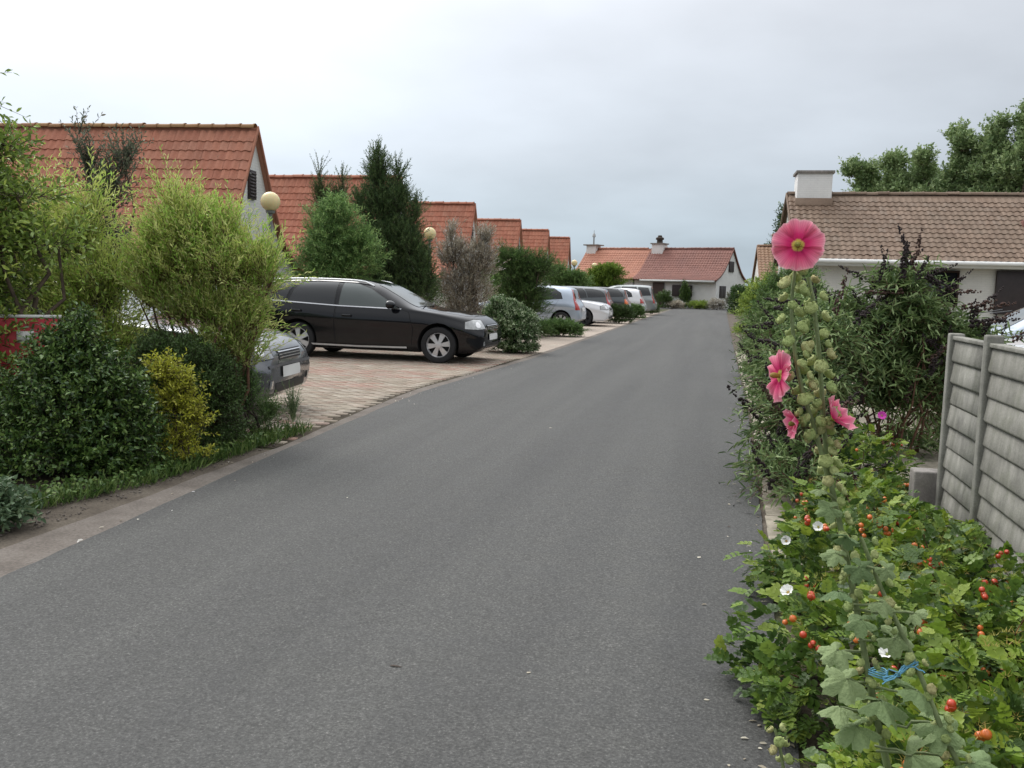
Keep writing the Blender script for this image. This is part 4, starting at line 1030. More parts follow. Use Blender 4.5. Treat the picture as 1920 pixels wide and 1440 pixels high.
# ------------------------------------------------------------------ red notice board in the shrubs
t = thing('notice_board', 'red board with white and black print half buried in the left shrubs', 'sign', (-5.26, 5.95, -.03), R(34))
for x in (-.22, .22):
    obj('post', boxmesh('post', x-.03, x+.03, .012, .07, 0, 1.05, bevel=.006), M['red_board'], t)
b_ = obj('board', boxmesh('board', -.30, .30, -.03, .01, .32, 1.09, bevel=.01), M['red_board'], t)
obj('edge_trim', boxmesh('edge_trim', -.31, .31, -.035, .015, 1.092, 1.115), M['white_flat'], b_)
obj('sticker', boxmesh('sticker', .0, .12, -.034, -.0305, .90, .99), M['white_flat'], b_)
lbl = obj('label_panel', boxmesh('label_panel', .20, .29, -.034, -.0305, .62, .92), M['white_flat'], b_)
for i, (a0, a1, c0, c1) in enumerate([(.215, .285, .855, .905), (.21, .27, .805, .84), (.225, .285, .76, .785), (.215, .265, .71, .745), (.225, .28, .65, .68)]):
    obj('print_mark', boxmesh('print_mark', a0, a1, -.037, -.0345, c0, c1), M['black_flat'], lbl)

# ------------------------------------------------------------------ concrete fence and low wall
t = thing('concrete_fence', 'weathered grey concrete panel fence at the right edge', 'fence', (1.38, 5, 0))
pts_y = [2.3, -.55+0, 1.35]
posts = [.86, .10, -1.9, -3.9]
for y in posts:
    obj('post', boxmesh('post', -.042, .042, y-.036, y+.036, -.1, 1.19 if y != .10 else 1.215, bevel=.012), M['fence'], t)
hs = .128
for a, b in zip(posts[1:], posts[:-1]):
    sm_ = None
    for i in range(9):
        z0 = i*hs
        V = []
        for y in (a+.038, b-.038):
            V += [(-.022, y, z0+.002), (-.012, y, z0+hs-.002), (.02, y, z0+hs-.002), (.02, y, z0+.002), (-.026, y, z0+.014)]
        n_ = 5; me = npmesh('slat', V, [[(0, 5, 9, 4), (4, 9, 6, 1), (1, 6, 7, 2), (2, 7, 8, 3), (3, 8, 5, 0)], [(0, 4, 1, 2, 3), (5, 8, 7, 6, 9)]])
        bm = bmesh.new(); bm.from_mesh(me); bmesh.ops.recalc_face_normals(bm, faces=bm.faces); bm.to_mesh(me); bm.free()
        obj('slat', me, M['fence'], t, (gz.normal()*.002, 0, gz.normal()*.001))
    obj('capping', boxmesh('capping', -.03, .03, a+.038, b-.038, 9*hs, 9*hs+.022, bevel=.005), M['fence'], t)
t = tag(obj('low_wall', boxmesh('low_wall', 1.22, 1.42, 5.93, 6.08, -.05, .33, bevel=.012), M['wallblock']), 'low rendered block wall at the end of the concrete fence', 'wall')

# ------------------------------------------------------------------ shrubs and trees, left side
P = plant
P('tall_shrub', 'tall olive green leafy tree leaning in at the left edge', 'tree', (-5.45, 6.0),
  [(-.1, -.1, .70, .45, .4, .5), (-.2, -.1, 1.3, .45, .5, .42), (.0, -.1, 1.62, .36, .5, .3), (-.2, .1, 2.0, .34, .4, .28), (-.10, .1, 2.30, .22, .3, .16), (.26, 0, 1.98, .22, .2, .06), (.36, .1, 1.62, .24, .2, .08), (-.36, .1, 2.75, .12, .2, .22), (.02, .1, 2.38, .18, .2, .06)], 'lf_olive', 1500, .30, 11, .055, .42, bark='bark', up=.35, out=.9, droop=.25, inner=.25, ang=50, tmpl=T_OVAL, stems=9, srad=.03, seed=3, tree=True, twig_r=.004)
P('light_green_shrub', 'feathery light green shrub behind the red board', 'shrub', (-5.7, 7.1),
  [(0, 0, .95, .62, .4, .6), (-.3, 0, 1.5, .48, .4, .42), (.36, 0, 1.1, .36, .35, .52), (.1, 0, 1.62, .36, .35, .38), (.44, 0, .6, .35, .35, .4), (-.6, 0, 1.2, .5, .4, .6), (.24, 0, 1.85, .14, .2, .2), (-.25, 0, 1.95, .12, .2, .16)], 'lf_willow', 1900, .44, 15, .056, .21, up=1.15, out=.55, droop=.1, inner=.15, ang=34, tmpl=T_DIA, stems=8, srad=.018, seed=4, jit=.5)
P('willow_shrub', 'big feathery yellow green willow shrub in front of the silver car', 'shrub', (-4.3, 7.15),
  [(-.30, 0, 1.42, .55, .5, .5), (.18, 0, 1.36, .50, .48, .40), (-.55, .05, 1.45, .36, .4, .42), (-.2, 0, 1.68, .42, .42, .38), (-.02, .02, 1.0, .44, .36, .30), (-.38, 0, 1.9, .16, .2, .26), (.14, 0, 1.66, .16, .2, .30), (.50, 0, 1.34, .2, .25, .3), (.24, 0, .9, .24, .25, .22), (-.3, 0, 1.0, .3, .3, .22), (.05, .05, .72, .38, .3, .26), (.26, .05, .66, .22, .2, .24), (-.62, 0, 1.15, .28, .3, .3), (.36, 0, .98, .18, .2, .24)], 'lf_willow', 2900, .38, 17, .050, .19, bark='cane', up=1.1, out=.7, droop=.12, inner=.2, ang=30, stems=13, srad=.018, seed=5, jit=.38, twig_r=.0025, low=-.5, spread=.05, skirt=0)
P('hedge_bush', 'dense dark green hedge bush at lower left', 'bush', (-4.42, 5.6),
  [(0, 0, .36, .50, .5, .42), (-.35, .1, .36, .40, .5, .38), (.20, .05, .36, .34, .4, .40), (-.05, 0, .66, .42, .4, .28), (0, -.05, .16, .5, .5, .18), (-.4, -.1, .16, .4, .5, .18), (-.72, .1, .3, .35, .5, .3), (-.1, 0, .82, .28, .3, .2), (.0, 0, .98, .14, .15, .14)], 'lf_dark', 4200, .19, 13, .034, .5, bark='bark_dark', up=.5, out=1., droop=.1, inner=.5, ang=55, tmpl=T_OVAL, stems=6, srad=.018, seed=6, upn=.6)
P('hedge_bush', 'dark green rounded bush behind the yellow shrub', 'bush', (-4.2, 6.75),
  [(0, 0, .42, .36, .38, .46), (-.3, 0, .55, .34, .4, .42), (.12, 0, .35, .24, .3, .38)], 'lf_yew', 2400, .15, 14, .026, .4, bark='bark_dark', up=.6, out=1., droop=.05, inner=.6, ang=45, stems=5, srad=.018, seed=7, upn=.6)
P('yellow_shrub', 'spiky yellow leaved shrub between two dark bushes', 'shrub', (-3.97, 6.05),
  [(0, 0, .42, .24, .2, .26), (-.10, 0, .64, .17, .14, .16), (.14, 0, .3, .16, .14, .2), (.02, -.02, .15, .2, .15, .12), (.1, 0, .55, .12, .12, .12)], 'lf_yellow', 480, .15, 11, .030, .42, bark='bark', up=.8, out=.9, droop=.05, inner=.3, ang=50, tmpl=T_OVAL, stems=6, srad=.008, seed=8)
P('leafy_plant', 'pale blue green leafy plant at the left edge of the verge', 'plant', (-3.86, 4.12),
  [(0, 0, .10, .22, .2, .12), (-.1, 0, .16, .16, .16, .1)], 'lf_blue', 420, .14, 8, .038, .55, bark='stem_green', up=.7, out=1, droop=.2, inner=.3, ang=55, tmpl=T_OVAL, stems=5, srad=.005, seed=9)
P('weed', 'thin wispy green weed at the edge of the paving', 'plant', (-3.75, 7.55), [(0, 0, .16, .07, .08, .17)], 'lf_blue', 60, .2, 14, .024, .2, bark='stem_green', up=1.6, out=.5, droop=.1, inner=.1, ang=35, stems=5, srad=.003, seed=10)
P('weed', 'bushy green weeds in front of the silver car bumper', 'plant', (-3.98, 7.5), [(0, 0, .14, .16, .14, .16), (-.25, 0, .2, .18, .15, .22)], 'lf_greenwillow', 240, .2, 12, .03, .25, bark='stem_green', up=1.3, out=.6, droop=.15, inner=.1, ang=38, stems=6, srad=.004, seed=12)
P('wild_shrub', 'dark stemmed green shrub at the foot of the willow', 'shrub', (-4.12, 7.35), [(0, 0, .34, .18, .18, .32), (-.15, 0, .5, .15, .15, .25)], 'lf_greenwillow', 300, .22, 12, .035, .25, bark='bark_dark', up=1., out=.7, droop=.15, inner=.15, ang=40, stems=7, srad=.012, seed=13)
P('twiggy_shrub', 'sparse dusky shrub against the nearest red roof', 'shrub', (-10.6, 14.2),
  [(0, 0, 2.6, .55, .5, .7), (-.35, 0, 3.1, .28, .3, .6), (.35, 0, 3.2, .3, .3, .5), (0, 0, 1.7, .6, .5, .6), (-.55, 0, 3.75, .08, .1, .25)], 'lf_twig', 520, .55, 12, .075, .35, bark='bark_dark', up=1.2, out=.5, droop=.05, inner=.2, ang=40, tmpl=T_OVAL, stems=9, srad=.03, seed=14, twig_r=.006)
P('round_bush', 'rounded bright green bush behind the black car', 'bush', (-9.0, 20.6),
  [(0, 0, 1.5, 1.0, .9, 1.0), (-.2, 0, 2.4, .85, .8, .95), (.4, 0, 2.0, .75, .7, .85), (-.5, 0, 1.7, .8, .8, .9), (-.1, 0, 3.05, .45, .45, .45)], 'lf_green', 2600, .42, 13, .085, .24, up=.7, out=.9, droop=.2, inner=.5, ang=40, stems=6, srad=.05, seed=15)
P('conifer', 'tall dark conifer with ragged twin tops behind the black car', 'tree', (-8.3, 22.2),
  [(0, 0, 1.2, 1.0, .9, 1.2), (-.2, 0, 2.3, .95, .8, 1.0), (-.25, 0, 3.2, .72, .6, .8), (-.38, 0, 3.9, .42, .4, .6), (-.42, 0, 4.35, .22, .22, .42), (.5, 0, 2.2, .55, .6, .9), (.85, 0, 1.3, .5, .5, 1.1), (.2, 0, 3.3, .45, .45, .65), (.15, 0, 3.95, .16, .2, .4), (.62, 0, 3.0, .22, .25, .5), (-.85, 0, 3.2, .25, .3, .5)], 'lf_conifer', 5000, .42, 17, .065, .26, bark='bark_dark', up=1.0, out=.75, droop=.05, inner=.35, ang=30, stems=6, srad=.09, seed=16, tree=True, jit=.35, twig_r=.006, upn=.4, group='dark conifers behind the black car')
P('conifer', 'smaller thin topped dark conifer left of the tall one', 'tree', (-10.75, 23.9),
  [(0, 0, 2.2, .8, .7, 1.6), (-.3, 0, 3.6, .35, .35, .6), (-.32, 0, 4.25, .12, .15, .4), (.3, 0, 3.6, .35, .35, .5), (.34, 0, 4.1, .12, .15, .28), (0, 0, 3.3, .6, .5, .6)], 'lf_conifer', 1500, .42, 15, .06, .24, bark='bark_dark', up=1.0, out=.7, droop=.05, inner=.3, ang=30, stems=5, srad=.07, seed=17, tree=True, jit=.35, twig_r=.006, upn=.4, group='dark conifers behind the black car')
P('grey_shrub', 'greyish brown feathery shrub right of the conifer', 'shrub', (-6.5, 22.8),
  [(0, 0, 1.15, .85, .6, .95), (-.3, 0, 2.0, .6, .5, .62), (.4, 0, 1.85, .6, .5, .7), (0, 0, .6, .7, .5, .5), (-.4, 0, 2.55, .2, .2, .25), (.55, 0, 2.45, .25, .25, .25)], 'lf_greybrown', 2500, .45, 15, .075, .2, bark='bark', up=1.3, out=.6, droop=.1, inner=.25, ang=28, stems=9, srad=.03, seed=18, twig_r=.005)
P('willow_shrub', 'dark green willowy shrub beside the grey brown shrub', 'shrub', (-5.45, 25),
  [(0, 0, 1.2, .95, .8, .95), (-.3, 0, 1.85, .75, .6, .7), (.35, 0, 1.75, .7, .6, .65), (0, 0, .7, .85, .7, .7)], 'lf_greenwillow', 2300, .5, 15, .085, .15, up=1.0, out=.8, droop=.25, inner=.35, ang=30, stems=8, srad=.04, seed=19, twig_r=.004)
P('round_bush', 'variegated round bush in front of the black car nose', 'bush', (-4.36, 18.75),
  [(0, 0, .52, .62, .6, .54), (-.1, 0, .8, .45, .45, .36), (.25, 0, .45, .42, .45, .42)], 'lf_varieg', 2600, .2, 12, .05, .45, bark='bark_dark', up=.5, out=1., droop=.1, inner=.55, ang=50, tmpl=T_OVAL, stems=6, srad=.02, seed=20)
lowb = [('low spreading green bush in front of the blue silver hatchback', -4.5, 26, .68, .42, 1100), ('low green bush right of the white bonnet', -4.05, 37.4, .62, .75, 1000), ('small low bush in front of the small white hatchback', -4.0, 43.4, .55, .7, 800), ('low green bush by the road beyond the minivan', -3.95, 54, .5, .7, 700)]
for k, (lb, x, y, r, h, n) in enumerate(lowb):
    P('low_bush', lb, 'bush', (x, y), [(0, 0, h*.5, r, r*.8, h*.55), (r*.3, 0, h*.4, r*.7, r*.7, h*.5), (-r*.35, 0, h*.45, r*.7, r*.7, h*.55)], 'lf_yew' if k % 2 else 'lf_greenwillow', n, .2, 12, .065, .3, up=.8, out=1, droop=.1, inner=.4, ang=45, stems=5, srad=.015, seed=30+k, group='low bushes between the bays')
P('lime_bush', 'yellow green bush above the far parked cars', 'bush', (-6.6, 53), [(0, 0, 1.5, 1.3, 1, 1.3), (.2, 0, 2.2, .9, .8, .7), (-.4, 0, 1.6, 1.1, .9, 1.0)], 'lf_lime', 1300, .5, 12, .14, .3, up=.7, out=.9, droop=.15, inner=.4, ang=40, stems=5, srad=.05, seed=41)
P('green_shrub', 'green shrub beneath the far globe lamp', 'shrub', (-7.7, 46), [(0, 0, 1.2, 1.2, 1, 1.2), (-.6, 0, 1.8, .9, .8, .9), (.5, 0, 1.6, .8, .8, .7)], 'lf_greenwillow', 1300, .5, 12, .12, .25, up=.8, out=.9, droop=.15, inner=.4, ang=40, stems=5, srad=.05, seed=42)
P('green_shrub', 'loose green shrub behind the pale blue hatchback', 'shrub', (-8.4, 36), [(0, 0, 1.1, 1.2, 1, 1.1), (-.5, 0, 1.6, .9, .8, .8)], 'lf_green', 1100, .5, 12, .11, .25, up=.8, out=.9, droop=.15, inner=.4, ang=40, stems=5, srad=.04, seed=43)
P('hedge', 'dark clipped hedge behind the black car bay', 'hedge', (-9.6, 25.5), [(0, 0, .8, .8, 2, .9), (0, 3, .8, .8, 2, .9), (0, -3, .7, .8, 1.6, .8)], 'lf_yew', 1500, .3, 12, .08, .4, up=.6, out=1, droop=.1, inner=.6, ang=45, stems=6, srad=.03, seed=44)
P('hedge', 'dark green shrubbery behind the silver car', 'hedge', (-10.3, 12.6), [(0, 0, .9, .9, 1.6, 1.0), (.2, 2.6, 1.0, .9, 1.6, 1.1), (0, -2.4, .9, .9, 1.4, 1.0)], 'lf_green', 1900, .35, 12, .07, .3, up=.8, out=1, droop=.1, inner=.55, ang=45, stems=6, srad=.03, seed=45)
# plants in front of the end house
far = [('bush', 'dark bush left of the end house door', -4.3, 71.6, .75, 1.25, 'lf_yew'), ('climber', 'tall dark leafy shrub beside the end house door', -2.75, 73.0, .5, 2.1, 'lf_dark'), ('bush', 'low olive plants under the end house window', -1.7, 72.4, .8, .5, 'lf_olive'), ('bush', 'silvery grey low shrub in front of the end house', -.3, 72.2, .7, .75, 'lf_greybrown'), ('bush', 'tall grey green grass clump at the right corner of the end house', 1.0, 71.2, .75, 1.35, 'lf_twig'), ('bush', 'low brownish shrub at the end of the road', -3.4, 71.4, .6, .45, 'lf_greybrown')]
for k, (nm, lb, x, y, r, h, lf) in enumerate(far):
    P('climbing_shrub' if nm == 'climber' else 'garden_bush', lb, 'bush', (x, y), [(0, 0, h*.5, r, r, h*.55), (r*.3, 0, h*.35, r*.7, r*.7, h*.4)], lf, 420, .3, 10, .12, .3, up=.9, out=.8, droop=.1, inner=.4, ang=40, stems=4, srad=.02, seed=50+k)

# ------------------------------------------------------------------ right side shrubs
P('clipped_hedge', 'dark clipped hedge at the far right of the road', 'hedge', (.95, 60), [(0, 0, .9, .45, 1.4, .95), (.5, 0, .9, .5, 1.4, .95)], 'lf_dark', 1100, .2, 12, .09, .4, up=.4, out=1, droop=.05, inner=.6, ang=45, stems=4, srad=.03, seed=60)
P('mixed_shrub', 'tall mixed green shrub on the right in front of the tan roof', 'shrub', (1.25, 22), [(0, 0, 1.0, .6, .7, 1.0), (.5, 0, 1.5, .6, .6, .7), (-.2, 0, .7, .55, .6, .7), (.6, .5, 1.1, .7, .7, 1.0)], 'lf_greenwillow', 1500, .4, 12, .08, .25, up=.9, out=.8, droop=.2, inner=.35, ang=40, stems=7, srad=.03, seed=61)
P('mixed_shrub', 'dusky green shrub hanging over the right road edge', 'shrub', (.95, 15.5), [(0, 0, .7, .45, .6, .7), (.35, 0, 1.2, .45, .5, .5), (-.15, 0, .45, .4, .5, .42)], 'lf_bud', 1300, .35, 11, .08, .25, up=.6, out=.9, droop=.3, inner=.35, ang=40, tmpl=T_LONG, stems=7, srad=.02, seed=62)
P('mixed_shrub', 'olive shrub beyond the dusky shrub on the right edge', 'shrub', (1.1, 30), [(0, 0, .9, .6, .8, .9), (.4, 0, 1.3, .5, .6, .7)], 'lf_olive', 900, .4, 11, .09, .3, up=.7, out=.9, droop=.2, inner=.35, ang=40, stems=6, srad=.03, seed=63)
# spike meshes for the faded buddleia flowers
def spike_mesh(seed):
    g = np.random.default_rng(seed); n = 46; t = np.sort(g.random(n)); r = .020*(1-t)**.55+.003
    az = g.random(n)*6.28; c = np.stack([np.cos(az)*r*.7, np.sin(az)*r*.7, t*.17], -1); s = (.007+.006*g.random(n))*(1.15-t*.6)
    V = c[:, None]+oc[None]*s[:, None, None]*np.array([1, 1, 1.3])
    V[..., 0] += .25*V[..., 2]**2*2
    return npmesh('flower_spike', V.reshape(-1, 3), [(np.arange(n)[:, None, None]*6+of[None]).reshape(-1, 3)])
SPK = [spike_mesh(k) for k in range(4)]
for k, m_ in enumerate(SPK): m_.materials.append(M['spike_brown' if k == 3 else 'spike'])
def buddleia(label, base, blobs, n, seed, spikes, stems, leaf='lf_bud', ll=.085, group=None):
    root = P('buddleia', label, 'shrub', base, blobs, leaf, n, .34, 10, ll, .2, bark='cane', up=.55, out=.9, droop=.5, inner=.15, ang=48, tmpl=T_LONG, stems=stems, srad=.012, seed=seed, twig_r=.0028, low=-.4, spread=.16, group='buddleias on the right', skirt=.04)
    g = np.random.default_rng(seed+100); b = np.array(blobs)
    for i in range(spikes):
        q = b[g.integers(len(b))]; d = unit(g.normal(size=3)); d[2] = abs(d[2])*.8; d[1] = -abs(d[1])
        p = q[:3]+d*q[3:6]*1.08
        o = obj('flower_spike', SPK[i % 4], None, root, tuple(p))
        dr = Vector((d[0]*1.1+g.normal()*.3, d[1]*.6+g.normal()*.3, .75+g.normal()*.5)); o.rotation_euler = dr.to_track_quat('Z', 'Y').to_euler(); sc_ = 1.1+.5*g.random(); o.scale = (sc_, sc_, sc_*(1.0+.7*g.random()))
    return root
buddleia('large buddleia with dark faded flower spikes in front of the bungalow', (1.45, 8.6), [(-.35, 0, 1.05, .45, .4, .42), (.2, 0, 1.1, .5, .45, .45), (.65, .1, .85, .45, .4, .45), (0, 0, .7, .6, .45, .4), (.1, 0, 1.45, .3, .3, .22), (-.6, .1, .75, .3, .3, .4), (.0, .1, .42, .7, .4, .25), (.5, .2, .55, .5, .4, .35)], 2300, 70, 72, 24)
buddleia('buddleia branches with brown spikes leaning over the slab edging', (.78, 7.3), [(-.1, 0, .75, .30, .3, .36), (-.25, 0, .35, .22, .25, .30), (.0, 0, .25, .25, .25, .22), (.0, .2, 1.05, .28, .3, .25), (-.3, -.4, .18, .18, .25, .16), (-.12, -.7, .2, .16, .2, .16), (-.2, .3, .6, .3, .3, .35), (-.22, -.5, .5, .2, .3, .3), (-.3, -.9, .16, .2, .25, .15), (-.2, -1.2, .12, .18, .2, .12)], 1250, 71, 34, 13, ll=.07)
buddleia('buddleia clump behind the low wall beside the fence', (1.95, 9.6), [(0, 0, .8, .5, .4, .5), (.3, 0, .5, .5, .4, .4)], 600, 72, 8, 9)
buddleia('darker buddleia further along the right road edge', (.85, 11.6), [(0, 0, .75, .4, .5, .5), (-.18, 0, .45, .3, .4, .35), (.2, .2, 1.15, .35, .4, .35)], 800, 73, 20, 9, ll=.08)

# poplars behind the bungalow
pop = [(14.6, 116, 12.6, 1.6), (17.2, 122, 17.3, 2.6), (19.8, 118, 17.6, 2.7), (22.6, 121, 17.2, 2.6), (25.6, 113, 18.6, 2.8), (28.6, 110, 20.6, 3.0), (31.8, 108, 22.8, 3.4), (23.9, 126, 17, 2.4)]
plab = ['thin small topped poplar at the left end of the row behind the bungalow', 'second poplar from the left behind the bungalow chimney', 'broad rounded poplar in the middle of the left tree group', 'poplar at the right end of the lower tree group', 'poplar rising at the left of the taller right group', 'tall poplar second from the right edge', 'tallest poplar at the right edge of the photo', 'poplar set further back between the two tree groups']
for k, (x, y, h, r) in enumerate(pop):
    g = np.random.default_rng(200+k)
    bl = [(0, 0, h*.5, r, r, h*.32), (0, 0, h*.74, r*.8, r*.8, h*.22)] + [(g.normal()*r*.6, g.normal()*r*.6, h*(.45+.5*g.random()), r*.45, r*.45, h*(.05+.06*g.random())) for _ in range(9)] + [(0, 0, h*.93, r*.3, r*.3, h*.07)]
    P('poplar_tree', plab[k], 'tree', (x, y), bl, 'lf_poplar', 2300, 1.5, 10, .42, .55, bark='bark', up=.9, out=.8, droop=.05, inner=.45, ang=45, tmpl=T_DIA, stems=6, srad=.22, seed=210+k, tree=True, group='poplars behind the bungalow', twig_r=.02, low=-.2, spread=.05)
P('background_tree', 'dark tree tip showing left of the bungalow gable', 'tree', (4.3, 68), [(0, 0, 3.5, 1.4, 1.4, 2.6), (-.2, 0, 6.0, .6, .6, 1.3)], 'lf_conifer', 900, .7, 11, .2, .4, bark='bark_dark', up=.8, out=.8, droop=.05, inner=.3, stems=4, srad=.1, seed=230, tree=True, twig_r=.01)

# ground ivy and grass along the left bed
g = np.random.default_rng(77); n = 2600
yy = 4.2+g.random(n)*3.2; xx = -3.72-np.abs(g.normal(size=n))*.28-.30*np.clip((5.3-yy)/1.2, 0, 1); k_ = (xx > -4.9)
xx, yy = xx[k_], yy[k_]; n = len(xx)
pp = np.stack([xx, yy, .004+.07*g.random(n)**1.5], -1)
V, Fs, r = leaves_vf(pp, np.stack([g.normal(size=n), g.normal(size=n), .3+.4*g.random(n)], -1), np.array([0, 0, 1.])+g.normal(size=(n, 3))*.35, .030*(.6+.8*g.random(n)), .026*(.6+.8*g.random(n)), T_OVAL, g.random(n))
V[:, 2] = np.maximum(V[:, 2], -.001)
o = obj('ground_ivy', npmesh('ground_ivy', V, Fs, r), M['lf_ivy'], kind='stuff'); tag(o, 'small leaved green ground cover at the foot of the left bushes', 'ground cover')
n = 1500; yy = 4.4+g.random(n)*3.4; xx = -3.66-np.abs(g.normal(size=n))*.16-.28*np.clip((5.4-yy)/1.2, 0, 1)
pp = np.stack([xx, yy, np.zeros(n)], -1)
V, Fs, r = leaves_vf(pp, np.stack([g.normal(size=n)*.5, g.normal(size=n)*.5, np.ones(n)], -1), g.normal(size=(n, 3)), .05+.07*g.random(n), .006, T_LONG, g.random(n))
o = obj('grass', npmesh('grass', V, Fs, r), M['lf_ivy'], kind='stuff'); tag(o, 'thin grass blades along the edge of the left planting bed', 'grass')

# ------------------------------------------------------------------ rugosa roses
T_TUFT = (np.array([(0, 0, 0)]+[q for k in range(6) for q in ((.25*math.cos(k*1.05), .25*math.sin(k*1.05), .1), (math.cos(k*1.05+.1), math.sin(k*1.05+.1), .55+.3*(k % 2)), (.2*math.cos(k*1.05+.5), .2*math.sin(k*1.05+.5), .1))]), [(1+3*k, 2+3*k, 3+3*k) for k in range(6)])
ROSE_V = []
for k in range(5):
    V0, F0 = T_ROSE; g = np.random.default_rng(300+k); V = V0.copy(); V[:, 2] += -.18*V[:, 0]**2 + g.normal()*.1*V[:, 1]; V[:, 1] += g.normal()*.08*V[:, 0]**2
    ROSE_V.append(npmesh('rose_leaf', V*np.array([1, .95, 1]), [np.array(F0)], np.full(len(V), k*.17)))
for m_ in ROSE_V: m_.materials.append(M['lf_rose'])
def hip_mesh():
    pr = [(0, -.012), (.007, -.0115), (.0115, -.006), (.0125, 0), (.0105, .006), (.006, .0095), (.004, .011), (0, .011)]
    me = lathe('hip', pr, 10); return me
HIP = [hip_mesh(), hip_mesh()]; HIP[0].materials.append(M['hip_red']); HIP[1].materials.append(M['hip_orange'])
SEP = npmesh('sepal', np.array([q for k in range(5) for q in ((.003*math.cos(k*1.257-.5), .003*math.sin(k*1.257-.5), .01), (.003*math.cos(k*1.257+.5), .003*math.sin(k*1.257+.5), .01), (.016*math.cos(k*1.257), .016*math.sin(k*1.257), .022+.004*(k % 2)))]), [[(3*k, 3*k+1, 3*k+2) for k in range(5)]], np.full(15, .3)); SEP.materials.append(M['lf_sepal'])
def petal_mesh(seed, open_=.5, n=7, m=9, spread=1.5):
    g = np.random.default_rng(seed); V, Fq, rad, ang = [], [], [], []
    ph = g.random(4)*6.28
    for i in range(n):
        r = i/(n-1)
        for j in range(m):
            s = (j/(m-1)-.5); a = s*spread*(.45+.55*min(1, r*1.8)); rr = r*(1-.12*abs(2*s)**3 + .035*math.sin(s*17+ph[0]) + .02*math.sin(s*37+ph[3]))
            zz = open_*(r**1.3)*.5 + r*r*(.10*math.sin(s*13+ph[1])+.06*math.sin(s*26+ph[2])) - .12*r**4 + .05*s*r
            V.append((rr*math.cos(a), rr*math.sin(a), zz)); rad.append(r); ang.append(s)
    Fq = [(i*m+j, (i+1)*m+j, (i+1)*m+j+1, i*m+j+1) for i in range(n-1) for j in range(m-1)]
    return smooth(npmesh('petal', V, [Fq], np.full(len(V), .1), {'rad': rad, 'ang': ang}))
WP = [petal_mesh(400+k, 1.9, 7, 9, 1.3) for k in range(3)]
for m_ in WP: m_.materials.append(M['petal_white'])
MP = petal_mesh(410, .9); MP.materials.append(M['petal_magenta'])
def small_flower(parent, p, size, me_list, tilt, name='flower'):
    c = obj(name, lathe('flower_heart', [(0, -.004), (.006, -.002), (.005, .006), (0, .007)], 8), M['lf_sepal'], parent, tuple(p), tilt)
    for k in range(5):
        q = obj('petal', me_list[k % len(me_list)], None, c, (0, 0, 0), (0, 0, k*1.257)); q.scale = (size, size, size)
    return c
roses = [('rose bush with hips and white bloom jutting over the asphalt', .585, 3.15, .37, .45, 0), ('rugosa rose bush beside the slab edging with a white flower', .64, 4.25, .36, .40, 0), ('rugosa rose bush at the near end of the buddleia', .78, 5.25, .36, .38, 0), ('rugosa rose bush in the middle of the hedge', 1.0, 4.15, .32, .33, 0),
         ('rugosa rose bush in front of the low wall', 1.0, 4.95, .30, .27, 0), ('rugosa rose bush with orange hips below the fence', 1.0, 3.3, .34, .40, 0), ('bright green rugosa rose bush at the lower right corner', .86, 2.5, .32, .48, 1), ('rugosa rose bush with yellowish tops behind the low wall', 1.0, 6.5, .36, .40, 0), ('low rose bush at the foot of the hollyhock', .60, 2.35, .30, .30, 0), ('rose bush close against the fence at the right edge', 1.12, 2.75, .26, .48, 1)]
